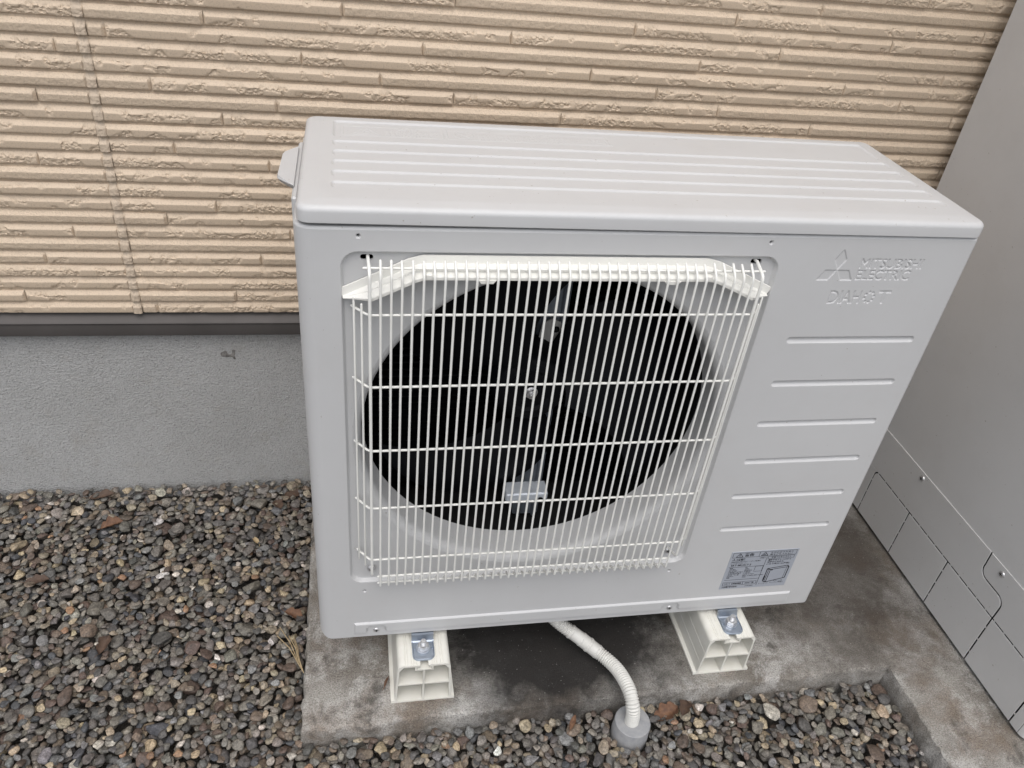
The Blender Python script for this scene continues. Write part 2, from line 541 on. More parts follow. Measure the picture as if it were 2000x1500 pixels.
# little lump of mortar and dirt on the stucco
def lump():
    n = 22; G = np.zeros((n, n, 3)); u = np.linspace(-1, 1, n)
    X, Z = np.meshgrid(u, u); rr = np.sqrt(X ** 2 + Z ** 2)
    h = np.clip(1 - rr, 0, 1) ** .8 * np.clip(vnoise(X * 3 + 9, Z * 3 + 4, 8) - .25, 0, 1) * .0040 - .0006 * rr
    G[..., 0] = X * .024 - .170; G[..., 2] = Z * .021 + .281; G[..., 1] = .5165 - h
    o = link(grid_mesh('mortar_lump', G), 'mortar_lump', simple('mortar_smear', (.27, .26, .245), .9, var=(150, (.05, .045, .04)), bmp=(500, .6, .003)), None, sharp=180)
    o.parent = fo
lump()
fl = MB()
prof = [(.516, .395), (.5130, .3890), (.5120, .3835), (.4955, .3690), (.4938, .3676), (.4930, .3660), (.4938, .3644), (.4955, .3630), (.4968, .3410), (.4980, .3385), (.516, .3385)]
fl.rings([[(x, y, z) for y, z in prof] for x in (XL, XR)], closed=True)
hpart(fl.build('drip_flashing', FLASH, sharp=25))
backing = {}
SEAM0, SEAM1 = -.3145, -.3035
for nm, x0, x1 in (('a', XL, SEAM0), ('b', SEAM1, XR)):
    b = MB().box(x0, x1, .5034, .519, .3845, 2.0).build('siding_panel', SIDING_R, sharp=None)
    hpart(b); backing[nm] = b
upper = MB().box(XL, XR, .5195, .70, .362, 5.5).build('wall_core', SIDING_R, sharp=None); hpart(upper)

Z0, PITCH, YF = .3843, .0239, .497
BL = .448
def brick_mesh(L, rough, seed):
    """local: x 0..L, y = 0 face and + into the wall, z from the row's bottom"""
    dx = .0013 if rough else .004
    nx = max(4, int(L / dx)) + 1
    xs = np.linspace(0.0, L, nx)
    zf = np.linspace(.0012, .0122, 9)
    zb = np.linspace(.0122, .0192, 6)[1:]
    prof_z = np.concatenate([[.0008, .0004], zf, zb, [.0194]])
    prof_y = np.concatenate([[.0075, .0010], np.linspace(.0013, 0, 9), np.linspace(0, .0056, 6)[1:], [.0105]])
    prof_y[0] = .0105; prof_y[2] = .0016; prof_y[1] = .0024; prof_y[10] = .0002
    w_ = np.concatenate([[0, .7], np.ones(9), [.9, .55, .25, .1, 0, 0]])
    X = xs[:, None] + 0 * prof_z[None]; Z = prof_z[None] + 0 * X; Y = prof_y[None] + 0 * X
    if rough:
        m = vnoise(X * 42, Z * 46, seed) * .65 + vnoise(X * 95, Z * 90, seed + 9) * .35
        big = vnoise(X * 11, Z * 0 + 3, seed + 2)
        m = np.clip((m - (.505 - .30 * (big - .45))) / .06, 0, 1)
        h = facets(X * 210, Z * 230, seed + 20) * .6 + facets(X * 480, Z * 480, seed + 40) * .4
        dep = m * (.0002 + .0023 * np.clip(h, 0, 1.2) ** 1.2)
        Y = Y + dep * w_[None]
        Z = Z - m * (vnoise(X * 260, Z * 0, seed + 5) - .25) * .0024 * (w_[None] * (Z > .0100))
    else:
        Y = Y + (vnoise(X * 160, Z * 200, seed) - .5) * .0005 * w_[None]
    # bevelled ends
    e = np.minimum(X, L - X); Y = np.maximum(Y, np.clip(.0034 - e, 0, .0034) * 1.55)
    G = np.stack([X, Y, Z], -1)
    return grid_mesh('brick', G[::1, ::-1])

OFF = {0: -.276, 1: -.143, 2: .07, 3: .125, 4: -.095, 5: .045, 6: -.044, 7: -.237, 8: -.158, 9: .10, 10: .035, 11: -.069, 12: -.209,
       13: .085, 14: -.133, 15: -.05, 16: -.228, 17: .106, 18: -.010, 19: -.278, 20: -.144, 21: .051, 22: -.233, 23: -.093, 24: -.358 + .448,
       25: -.20, 26: .02}
# brick finish in each row of the right panel, from the seam rightwards: R chipped, S fine
FIN = {0: 'SR', 1: 'SRRS', 2: 'RSR', 3: 'RRS', 4: 'RSRR', 5: 'SRSR', 6: 'RRSR', 7: 'SRRS', 8: 'RRSR', 9: 'RSR', 10: 'RRS', 11: 'RRSR', 12: 'RSRR',
       13: 'RRSR', 14: 'RRRS', 15: 'SSRS', 16: 'SRRSS', 17: 'RSRR', 18: 'RRRR', 19: 'SRSRR', 20: 'SRRSR', 21: 'RSRR', 22: 'RRSRR', 23: 'SRRSR', 24: 'RSRR', 25: 'RRSR', 26: 'SRRS'}
FINL = {0: 'R', 1: 'RR', 2: 'R', 3: 'R', 4: 'SR', 5: 'S', 6: 'RR', 7: 'S', 8: 'R', 9: 'R', 10: 'S', 11: 'RR', 12: 'R', 13: 'R', 14: 'R', 15: 'SS', 16: 'RS', 17: 'R', 18: 'RS', 19: 'S', 20: 'R', 21: 'R', 22: 'S', 23: 'R', 24: 'S', 25: 'R', 26: 'R'}
full_R = [brick_mesh(BL, True, 100 + 71 * k) for k in range(16)]
full_S = [brick_mesh(BL, False, 900 + 31 * k) for k in range(4)]
for me in full_R: me.materials.append(SIDING_R)
for me in full_S: me.materials.append(SIDING_S)
for me in full_R + full_S:
    me.polygons.foreach_set('use_smooth', [True] * len(me.polygons)); me.set_sharp_from_angle(angle=R(26))
restV, restF, nrest = [], [], 0
def put_brick(x0, x1, row, kind, panel, seed, single):
    global nrest
    if x1 - x0 < .012: return
    if single:
        if abs(x1 - x0 - BL) < .0005:
            me = (full_R[seed % 16] if kind == 'R' else full_S[seed % 4])
        else:
            me = brick_mesh(x1 - x0, kind == 'R', seed * 7 + 3)
            me.materials.append(SIDING_R if kind == 'R' else SIDING_S)
            me.polygons.foreach_set('use_smooth', [True] * len(me.polygons)); me.set_sharp_from_angle(angle=R(26))
        o = bpy.data.objects.new('brick', me); COL.objects.link(o)
        o.parent = backing[panel]; o.location = Vector((x0, YF + 0.0008 - .0024 * (((row * 37 + (seed % 3) * 11) % 17) / 16.0) ** 1.5, Z0 + row * PITCH)) - HO + HO - Vector(backing[panel].location) - HO
    else:
        z = Z0 + row * PITCH; a, b = x0 + .003, x1 - .003
        V = []
        for x, e in ((x0 + .0008, 1), (a, 0), (b, 0), (x1 - .0008, 1)):
            for zz, yy in ((.0008, .0070), (.0006, .0018), (.0122, 0), (.0192, .0062)):
                V.append((x, YF + (.0066 if e else yy), z + zz))
        F = [(i * 4 + j, (i + 1) * 4 + j, (i + 1) * 4 + j + 1, i * 4 + j + 1) for i in range(3) for j in range(3)]
        restF.extend([[q + nrest for q in f] for f in F]); restV.extend(V); nrest += len(V)
for row in range(0, 66):
    off = OFF.get(row, (row * .173) % BL - .3)
    for panel, xa, xb, o0, fin in (('b', SEAM1, XR, off, FIN.get(row)), ('a', XL, SEAM0, off - .338, FINL.get(row))):
        k0 = math.floor((xa - o0) / BL)
        js = [xa] + [o0 + BL * k for k in range(k0 + 1, k0 + 14) if xa + .004 < o0 + BL * k < xb - .004] + [xb]
        nb = len(js) - 1
        for i in range(nb):
            seed = row * 13 + i * 5 + (3 if panel == 'a' else 0)
            if fin is None: kd = 'R' if (seed * 7919) % 10 < 6 else 'S'
            elif panel == 'b': kd = fin[min(i, len(fin) - 1)] if i < len(fin) else ('R' if (seed * 7919) % 10 < 6 else 'S')
            else:
                j = i - nb + len(fin); kd = fin[max(j, 0)]
            x0, x1 = js[i], js[i + 1]
            single = row <= 26 and x1 > -.86 and x0 < 1.25
            put_brick(x0, x1, row, kd, panel, seed, single)
me = bpy.data.meshes.new('outer_bricks'); me.from_pydata(restV, [], restF)
ob = link(me, 'outer_bricks', SIDING_R, None, sharp=30); hpart(ob); ob['kind'] = 'stuff'
# sealant joint between the two panels, pressed into the courses
def sealant():
    zs = np.arange(.3845, 2.0, .0012); us = np.linspace(0, 1, 9)
    Zg, U = np.meshgrid(zs, us, indexing='ij')
    ph = ((Zg - Z0) % PITCH) / PITCH
    depth = np.where(ph < .52, .0006, np.where(ph < .84, .0006 + (ph - .52) / .32 * .0050, .0052))
    edge = np.abs(U - .5) * 2
    Y = YF - .0008 + depth - .0010 * (1 - edge ** 2) + (vnoise(Zg * 300, U * 14, 2) - .5) * .0014 + (vnoise(Zg * 60, U * 26, 5) - .5) * .0012 + edge ** 6 * .0014
    wob = (vnoise(Zg * 70, U * 0, 7) - .5) * .0007
    X = SEAM0 - .0016 + U * (SEAM1 - SEAM0 + .0032) + wob + (vnoise(Zg * 240, U * 3, 12) - .5) * .0006
    hpart(link(grid_mesh('sealant_joint', np.stack([X, Y, Zg], -1)), 'sealant_joint', CAULK, None, sharp=180))
sealant()

# ================================================================ outdoor unit
unit = tag(empty('outdoor_unit', (0, 0, ZB)), 'light grey outdoor heat pump unit with white wire fan guard, on two cream blocks', 'heat pump')
W, H, D = .8115, .7024, .2727
XC, ZC = .302, .387
FRONT_Z = .676

def screw(name, c, r, parent, axis='y', mat=None, h=.0022):
    mb = MB(); s = -1
    prof_ = [(r, 0), (r * .95, s * h * .45), (r * .72, s * h * .85), (r * .3, s * h), (.0001, s * h * 1.02)]
    mb.lathe(prof_, c, axis, 20, (False, False))
    o = mb.build(name, mat or STEEL, parent, sharp=60)
    x = MB(); t = r * .13; l = r * .5
    if axis == 'y':
        yy = c[1] - h * 1.06
        x.box(c[0] - l, c[0] + l, yy, yy + h * .5, c[2] - t, c[2] + t); x.box(c[0] - t, c[0] + t, yy - .00005, yy + h * .5, c[2] - l, c[2] + l)
    else:
        xx = c[0] - h * 1.06
        x.box(xx, xx + h * .5, c[1] - l, c[1] + l, c[2] - t, c[2] + t); x.box(xx - .00005, xx + h * .5, c[1] - t, c[1] + t, c[2] - l, c[2] + l)
    x.build('screw_recess', DARK_GAP, o, sharp=None)
    return o

# ---- front panel: flat face with pressed recess, bars, strip and holes; rounded vertical edges
def front_panel():
    mb = MB(); RL, RR = .020, .008
    # perimeter path seen from above: (x, y, inward normal)
    path = [(0, .10, 1, 0)]
    for k in range(9):
        a = R(90 * k / 8); path.append((RL - RL * math.cos(a), RL - RL * math.sin(a), math.cos(a), math.sin(a)))
    iL = len(path) - 1
    for k in range(9):
        a = R(90 - 90 * k / 8); path.append((W - RR + RR * math.cos(a), RR - RR * math.sin(a), -math.cos(a), math.sin(a)))
    iR = iL + 1
    path.append((W, .10, -1, 0))
    def zbot(x):
        if x < .017: t = (.017 - x) / .017; return .015 * (1 - math.sqrt(max(0, 1 - t * t)))
        if x > W - .008: t = (x - W + .008) / .008; return .007 * (1 - math.sqrt(max(0, 1 - t * t)))
        return 0.0
    def col(p, d, z): return (p[0] + p[2] * d, p[1] + p[3] * d, z)
    for rng_ in (path[:iL + 1], path[iR:]):
        mb.rings([[col(p, 0, zbot(p[0]) + t * (FRONT_Z - zbot(p[0]))) for p in rng_] for t in (0, .05, .5, 1)], closed=False)
    mb.rings([[col(p, d, FRONT_Z + z) for p in path] for d, z in ((0, 0), (.0006, .0018), (.002, .0032), (.004, .0036), (.009, .0036))], closed=False)
    mb.rings([[col(p, d, zbot(p[0]) + z) for p in path] for d, z in ((0, 0), (.0005, -.0008), (.0018, -.0012), (.010, -.0012))], closed=False)
    outer = [(RL, 0), (W - RR, 0), (W - RR, FRONT_Z), (RL, FRONT_Z)]
    holes = []
    def press(fn, steps, floor=True, floor_holes=()):
        L = [fn(i) for i, d in steps]; holes.append(L[0])
        mb.rings([[(p[0], d, p[1]) for p in l] for l, (i, d) in zip(L, steps)])
        if floor:
            V, F = cdt_fill(L[-1], floor_holes); mb.add([(v[0], steps[-1][1], v[1]) for v in V], F)
    soft = [(0, 0), (.0008, .0003), (.0016, .0014), (.0024, .0034), (.0031, .0048), (.0039, .0057), (.0048, .006)]
    fan_hole = circ(XC, ZC, .2468, 72)
    slots = [rrect(.0685, .0825, .6390, .6454, .003, 4), rrect(.5215, .5355, .6390, .6454, .003, 4),
             rrect(.136, .172, .6420, .6436, .0008, 2), rrect(.432, .468, .6420, .6436, .0008, 2)]
    press(lambda i: rrect(.0468 + i, .5572 - i, .1232 + i, .6520 - i, .020 - i, 7), soft, True, [fan_hole] + slots)
    for s_ in slots: mb.rings([[(p[0], y, p[1]) for p in s_] for y in (.006, .0085)])
    for k in range(6):
        zc = .5342 - k * .06845
        press(lambda i: rrect(.5993 + i, .7828 - i, zc - .0052 + i, zc + .0052 - i, .0051 - i, 5), [(0, 0), (.0007, .0003), (.0022, .0022), (.0034, .0031), (.0044, .0033)])
    for hx, hz in ((.0668, .6693), (.5372, .6693), (.0674, .1050), (.5372, .1050)):
        press(lambda i: circ(hx, hz, .0034 - i, 16), [(0, 0), (.0008, .0005), (.0017, .0016), (.0019, .006)], False)
    # the raised strip along the bottom edge, cut away around its two screws
    def strip_poly():
        a, b, z0, z1 = .0508, .768, .0092, .0334
        P = [(a, z0)]
        for sx in (.0839, .5576):
            P += [(sx - .0155, z0), (sx - .0125, z0 + .004), (sx - .0125, z0 + .0115), (sx - .0095, z0 + .0145), (sx + .0095, z0 + .0145), (sx + .0125, z0 + .0115), (sx + .0125, z0 + .004), (sx + .0155, z0)]
        return P + [(b, z0), (b, z1), (a, z1)]
    sp = strip_poly(); holes.append(sp)
    st = [(0, 0), (.0006, -.0007), (.0020, -.0023), (.0030, -.0028)]
    L = [sp if i == 0 else inset(sp, i) for i, d in st]
    mb.rings([[(p[0], d, p[1]) for p in l] for l, (i, d) in zip(L, st)])
    V, F = cdt_fill([tuple(p) for p in L[-1]]); mb.add([(v[0], st[-1][1], v[1]) for v in V], F)
    holes.append([(.606, .579), (.757, .579), (.757, .668), (.606, .668)])
    V, F = cdt_fill(outer, holes); mb.add([(v[0], 0, v[1]) for v in V], F)
    return mb.build('front_panel', PAINT, unit, sharp=28, recalc=False)
fp = front_panel()

# ---- stamped emblem and lettering
def stamped():
    x0, x1, z0, z1 = .606, .757, .579, .668; res = .0003
    xs = np.arange(x0, x1 + res * .5, (x1 - x0) / round((x1 - x0) / res)); zs = np.arange(z0, z1 + res * .5, (z1 - z0) / round((z1 - z0) / res))
    E = []
    cx, cz = .6343, .6345; hgt = .0268; a = hgt / 1.732 / 1.0
    s_ = .0154                                     # side of each rhombus
    for ang in (90, 210, 330):
        u = np.array([math.cos(R(ang)), math.sin(R(ang))]); v = np.array([-u[1], u[0]])
        lo, wi = s_ * 1.732, s_
        c0 = np.array([cx, cz]) + u * .0006
        E.append(poly_edges([c0, c0 + u * lo * .5 + v * wi * .5, c0 + u * lo, c0 + u * lo * .5 - v * wi * .5]))
    M = np.zeros((len(zs), len(xs)))
    for e in E: M = np.maximum(M, raster(e, xs, zs))
    for body, b in (('MITSUBISHI', (.6622, .7468, .6370, .6500)), ('ELECTRIC', (.6622, .7352, .6215, .6345)), ('DIAH', (.6365, .6795, .5882, .6060)), ('T', (.7035, .7200, .5882, .6060))):
        V, F = fit_text(body, *b, bold=.004 if 'DIA' in body or body == 'T' else .010)
        M = np.maximum(M, raster(boundary(V, F), xs, zs))
    for k in range(8):
        an = 2 * math.pi * k / 8 + .2
        M = np.maximum(M, raster(poly_edges(circ(.6915 + .0064 * math.cos(an), .5972 + .0072 * math.sin(an),   .0016, 12)), xs, zs))
    h = blur(M.astype(float), 1, 3) * .0010
    X, Z = np.meshgrid(xs, zs)
    o = link(grid_mesh('stamped_lettering', np.stack([X, h, Z], -1)), 'stamped_lettering', PAINT, fp, sharp=180)
    return o
stamped()

# ---- bell mouth, inside, fan
def bell():
    mb = MB(); pr = [(.2468, .006)]
    for k in range(1, 9):
        a = R(90 * k / 8); pr.append((.2468 - .0112 * math.sin(a), .006 + .0145 * (1 - math.cos(a)) * 1.0 + .0004))
    pr += [(.2356, .034), (.2356, .060), (.240, .060)]
    mb.lathe(pr, (XC, 0, ZC), 'y', 96, (False, False))
    return mb.build('bell_mouth', PAINT, unit, sharp=60)
bell()
ih = MB()
x0, x1, y0, y1, z0, z1 = .030, .575, .0605, .262, .06, .668
V, F = cdt_fill([(x0, z0), (x1, z0), (x1, z1), (x0, z1)], [circ(XC, ZC, .2395, 72)])
ih.add([(v[0], y0, v[1]) for v in V], F)
ih.rings([[(x0, y, z0), (x1, y, z0), (x1, y, z1), (x0, y, z1)] for y in (y0, y1)]); ih.add([(x0, y1, z0), (x1, y1, z0), (x1, y1, z1), (x0, y1, z1)], [(0, 1, 2, 3)])
ih.build('fan_chamber', BLACK_IN, unit, sharp=None, recalc=False)
co = MB()
for k in range(44):
    z = .075 + k * .0132; co.box(x0 + .004, x1 - .004, y1 - .014, y1 - .002, z, z + .0016)
co.build('coil_fins', BLACK, unit, sharp=None)

fan = MB().lathe([(.004, .098), (.010, .097), (.012, .101), (.030, .102), (.034, .099), (.048, .101), (.052, .105), (.055, .125), (.055, .165), (.02, .168)], (XC, 0, ZC), 'y', 48).build('fan', BLACK, unit, sharp=40)
for k in range(3):
    n, m_ = 18, 26; G = np.zeros((n, m_, 3)); a0 = R(102 + 120 * k)
    for i in range(n):
        t = i / (n - 1); rr = .050 + t * .174
        span = R(66 + 16 * math.sin(math.pi * min(1, t * 1.05)) ** .7); lead = a0 - R(26) * t ** 1.4
        for j in range(m_):
            s = j / (m_ - 1); an = lead + span * s
            yy = .072 + .070 * s + .012 * (1 - t) - .010 * math.sin(math.pi * s)
            G[i, j] = (XC + rr * math.cos(an), yy, ZC + rr * math.sin(an))
    link(grid_mesh('blade', G), 'blade', BLACK, fan, sharp=180)
nut = MB()
hexp = [(XC + .0075 * math.cos(R(60 * k + 12)), ZC + .0075 * math.sin(R(60 * k + 12))) for k in range(6)]
nut.prism(hexp, lambda u, v, t: (u, t, v), .0985, .0915)
nut.lathe([(.0095, .0985), (.0095, .0965), (.008, .0955)], (XC, 0, ZC), 'y', 24)
nut.lathe([(.0042, .092), (.0042, .0872), (.0035, .0862)], (XC, 0, ZC), 'y', 16)
nut.build('shaft_nut', STEEL, fan, sharp=30)

mo = MB().bbox(.318, .362, .172, .186, .07, .664, .003)
mo.bbox(.324, .330, .166, .173, .07, .664, .002); mo.bbox(.350, .356, .166, .173, .07, .664, .002)
mount = mo.build('motor_mount', ZINC_DIM, unit, sharp=30)
tb = MB(); tb.prism([(.318, .428), (.336, .402), (.352, .440), (.350, .463), (.336, .470), (.322, .462)][::1], lambda u, v, t: (u, t, v), .160, .1625)
tab = tb.build('mount_tab', GREY_TAB, mount, sharp=30)
screw('mount_screw', (.343, .160, .452), .0052, mount, 'y', BLACK)
lb = MB().bbox(.285, .352, .098, .128, .175, .190, .002)
lb.build('lower_bracket', simple('bright_zinc', (.62, .66, .71), .45, 0.3, var=(50, (.54, .58, .63))), mount, sharp=30)
screw('bracket_screw', (.340, .0965, .179), .0042, mount, 'y', BLACK)

# ---- casing behind the front panel
cs = MB(); T = .0012
cs.box(.0006, .003, .10, D - .004, .002, .678); cs.box(W - .003, W - .0006, .10, D - .004, .002, .678)
cs.box(.003, W - .003, D - .006, D - .004, .002, .678); cs.box(.012, W - .012, .0105, D - .006, -.0012, .0012)
cs.build('casing', PAINT, unit, sharp=None)
sp_ = MB(); sp_.bbox(-.0035, .0035, .062, .236, .640, .684, .002); sp_.bbox(-.003, .004, .098, .110, .40, .64, .0015)
sp_.build('side_panel', PAINT, unit, sharp=30)
hd = MB()
top = [(-.002, .088), (-.0195, .108), (-.0205, .113), (-.0188, .176), (-.0165, .184), (-.002, .212)]
hd.rings([[(x, y, .690 - (.003 if x > -.01 else 0)) for x, y in top], [(x * 1.04, y - .001, .687) for x, y in top], [(x * .9, y + (.003 if y < .12 else 0), .681) for x, y in top], [(x * .1, y + (.010 if y < .12 else 0), .672) for x, y in top]], True, True, True)
hd.build('side_handle', PAINT, unit, sharp=40)

# ---- lid
def lid():
    mb = MB()
    DL = .2870
    def f(i): return rrect(.0045 + i, .8120 - i, -.003 + i, DL - i, max(.0135 - i * .6, .002), 8)
    steps = [(.007, .6835), (.0032, .6835), (.0010, .6822), (0, .6832), (0, .6945)]
    for k in range(1, 7):
        a = R(90 * k / 6); steps.append((.0075 * (1 - math.cos(a)), .6945 + .0066 * math.sin(a)))
    steps += [(.0135, .7019), (.0200, .7024)]
    L = [f(i) for i, z in steps]
    mb.rings([[(p[0], p[1], z) for p in l] for l, (i, z) in zip(L, steps)])
    holes = []
    gs = [(0, 0), (.0007, .0002), (.0018, .0010), (.0030, .0016), (.0040, .0018)]
    for k in range(6):
        y0 = .0442 + k * .0320; y1 = y0 + (.0195 if k < 5 else .0645)
        LL = [rrect(.0385 + i, .7868 - i, y0 + i, y1 - i, .006 - i, 4) for i, d in gs]
        if k == 5: LL = [rrect(.0385 + i, .7868 - i, y0 + i, min(y1, DL - .0225) - i, .006 - i, 4) for i, d in gs]
        holes.append(LL[0])
        mb.rings([[(p[0], p[1], .7024 - d) for p in l] for l, (i, d) in zip(LL, gs)])
        fh = [] if k < 5 else [[(.048, .2135), (.40, .2135), (.40, .2510), (.048, .2510)]]
        V, F = cdt_fill(LL[-1], fh); mb.add([(v[0], v[1], .7024 - gs[-1][1]) for v in V], F)
    V, F = cdt_fill(L[-1], holes); mb.add([(v[0], v[1], .7024) for v in V], F)
    o = mb.build('lid', PAINT, unit, sharp=28, recalc=False)
    # moulded warning panels
    x0, x1, y0, y1 = .048, .40, .2045, .2420; res = .0006
    xs = np.linspace(x0, x1, round((x1 - x0) / res) + 1); ys = np.linspace(y0, y1, round((y1 - y0) / res) + 1)
    M = np.zeros((len(ys), len(xs)))
    def ring_poly(poly, wd):
        nonlocal M
        a = raster(poly_edges(poly), xs, ys); b = raster(poly_edges(inset(poly, wd)), xs, ys); M = np.maximum(M, (a & ~b) * .8)
    ring_poly(rrect(.050, .1765, .2062, .2405, .003, 3), .0011); ring_poly(rrect(.181, .396, .2062, .2405, .003, 3), .0011)
    ring_poly([(.062, .2105), (.098, .2105), (.080, .2368)], .0014); ring_poly(circ(.080, .2190, .0048, 20), .0012)
    ring_poly(circ(.203, .2235, .0125, 28), .0014)
    M = np.maximum(M, raster(poly_edges([(.194, .2315), (.196, .2325), (.212, .2155), (.210, .2145)]), xs, ys) * .8)
    for body, b in (('警告', (.118, .146, .2305, .2385)), ('ケガのおそれあり 上に', (.103, .172, .2225, .2285)), ('乗らない 物をのせない', (.103, .172, .2150, .2210)), ('感電のおそれあり', (.103, .160, .2080, .2135)),
                    ('注意', (.292, .318, .2305, .2385)), ('吹出口や吸込口に指や棒を入れないこと ケガのおそれ', (.222, .388, .2225, .2285)), ('製品の上に乗ったり物を載せたりしないこと 落下や転倒', (.222, .392, .2150, .2210)), ('お客様自身で分解や修理をしないこと', (.222, .345, .2080, .2135))):
        V, F = fit_text(body, *b, bold=.01)
        if len(V): M = np.maximum(M, raster(boundary(V, F), xs, ys))
    h = blur(M, 1, 1) * .00055
    X, Y = np.meshgrid(xs, ys)
    link(grid_mesh('moulded_warning', np.stack([X, Y, .7006 + h], -1)), 'moulded_warning', PAINT, o, (0, .009, 0), sharp=180)
    # the lid sits a few millimetres higher on the left
    th = .0042; pv = Vector((.40, 0, .69)); rm = Matrix.Rotation(th, 3, 'Y')
    o.rotation_euler = (0, th, 0); o.location = pv - rm @ pv
    return o
lid()

# ---- wire guard
guard = empty('fan_guard', (0, 0, 0), unit)
NV = 40; gx0, gx1, YG = .0778, .5262, -.0242
def arc3(a, b, c, r, n=5):
    """corner a-b-c rounded"""
    a, b, c = Vector(a), Vector(b), Vector(c); u = (a - b).normalized(); v = (c - b).normalized()
    d = r; p0, p1 = b + u * d, b + v * d
    return [p0.lerp(b, t).lerp(b.lerp(p1, t), t) for t in [k / n for k in range(n + 1)]]
for i in range(NV):
    x = gx0 + (gx1 - gx0) * i / (NV - 1); thick = i in (0, NV - 1); mb = MB()
    jx = random.uniform(-.0003, .0003); jt = random.uniform(-.0008, .0008)
    if thick:
        sx = .003 * (1 if i == 0 else -1) * -.4
        p = [(x + sx, .0075, .6432), (x + sx, .002, .6442)] + arc3((x + sx * .5, .0, .6445), (x, YG, .6370), (x, YG, .5), .007) + [(x, YG, .45), (x, YG, .30)]
        p += arc3((x, YG, .30), (x, YG, .1660), (x, .006, .1530), .006) + [(x, .0045, .1540)]
        mb.tube(p, .0019, 10)
    else:
        p = [(x + jx, -.0098, .6452 + jt)] + arc3((x + jx, -.0098, .6452 + jt), (x, YG, .6352), (x, YG, .5), .006) + [(x, YG, .40), (x, YG, .26)]
        p += arc3((x, YG, .26), (x, YG, .1425), (x + jx, -.006, .1345), .0028, 4) + [(x + jx, -.0075, .1352)]
        mb.tube(p, .0015, 8)
    mb.build('guard_wire', WHITE_WIRE, guard, sharp=60)
for side in (0, 1):
    for j, (dx, y, za, zb_) in enumerate(((.0088, -.0140, .5960, .1800), (.0170, -.0045, .6000, .1840))):
        x = (gx0 - dx) if side == 0 else (gx1 + dx)
        MB().tube([(x, y - .0022, za), (x, y - .0022, .45), (x, y - .0022, .3), (x, y - .0022, zb_)], .00138, 8).build('guard_wire', WHITE_WIRE, guard, sharp=60)
YB = YG + .0028
for z in (.5855, .4880, .3908, .2925, .1945):
    p = [(gx0 - .0195, .0003, z)] + arc3((gx0 - .0195, .0003, z), (gx0 - .002, YB, z), (gx1, YB, z), .005) + [(.2, YB, z + .0004), (.3, YB, z), (.4, YB, z - .0003)]
    p += arc3((gx0, YB, z), (gx1 + .002, YB, z), (gx1 + .0195, .0003, z), .005) + [(gx1 + .0195, .0003, z)]
    MB().tube(p, .0016, 8).build('guard_bar', WHITE_WIRE, guard, sharp=60)
MB().tube([(gx0 - .006, -.0128, .6385), (.3, -.0128, .6385), (gx1 + .006, -.0128, .6385)], .0015, 8).build('guard_bar', WHITE_WIRE, guard, sharp=60)
MB().tube([(gx0 + .0085, YB, .1600), (.3, YB, .1600), (gx1 - .0085, YB, .1600)], .0016, 8).build('guard_bar', WHITE_WIRE, guard, sharp=60)
MB().tube([(gx0 + .0085, -.0095, .1325), (.3, -.0095, .1325), (gx1 - .0085, -.0095, .1325)], .0016, 8).build('guard_bar', WHITE_WIRE, guard, sharp=60)
screw('guard_screw', (.0775, .004, .1500), .0058, unit, h=.0042)
screw('guard_screw', (.5262, .004, .1500), .0058, unit, h=.0042)
screw('panel_screw', (.0839, -.0002, .0142), .0045, unit)
screw('panel_screw', (.5576, -.0002, .0142), .0045, unit)

# ---- white gutter arched over the fan opening
def gutter():
    P = np.array([(.0490, .5965), (.0590, .6013), (.0765, .6099), (.0900, .6165), (.1240, .6335), (.1360, .6372), (.2, .6372), (.302, .6372), (.4, .6372), (.4650, .6372), (.4780, .6340), (.5150, .6175), (.5275, .6118), (.5430, .6048), (.5525, .6005)])
    T = np.gradient(P, axis=0); T /= np.linalg.norm(T, axis=1)[:, None]; Nn = np.stack([-T[:, 1], T[:, 0]], 1)
    def sweep(prof, idx, name, parent):
        mb = MB(); loops = []
        for i in idx:
            k = {0: .12, 1: .42, len(P) - 2: .42, len(P) - 1: .12}.get(i, 1.0)
            loops.append([(P[i, 0] + Nn[i, 0] * (n_ if n_ > 0 else n_ * k), y if y > 0 else y * k, P[i, 1] + Nn[i, 1] * (n_ if n_ > 0 else n_ * k)) for y, n_ in prof])
        mb.rings(loops, True, True, True)
        return mb.build(name, WHITE_PLASTIC, parent, sharp=30)
    al = range(len(P))
    gut = sweep([(.0044, .0095), (.0030, .0100), (.0016, .0095), (.0014, .0006), (-.0070, -.0020), (-.0078, -.0008), (-.0088, -.0008), (-.0092, -.0022), (-.0185, -.0050), (-.0192, -.0060), (-.0192, -.0092), (-.0180, -.0092), (-.0178, -.0066), (.0040, -.0012)], al, 'rain_gutter', unit)
    for cx_ in (.141, .463):
        MB().bbox(cx_ - .0035, cx_ + .0035, -.0196, -.0125, .6290, .6345, .0006).build('gutter_clip', WHITE_PLASTIC, gut, sharp=30)
    for cx_ in (.2045, .4185):
        mb = MB(); mb.prism([(cx_ - .0100, .6285), (cx_ - .0065, .6245), (cx_ + .0065, .6245), (cx_ + .0100, .6285)], lambda u, v, t: (u, t, v), -.0205, -.0185)
        mb.build('gutter_tab', WHITE_PLASTIC, gut, sharp=30)
gutter()

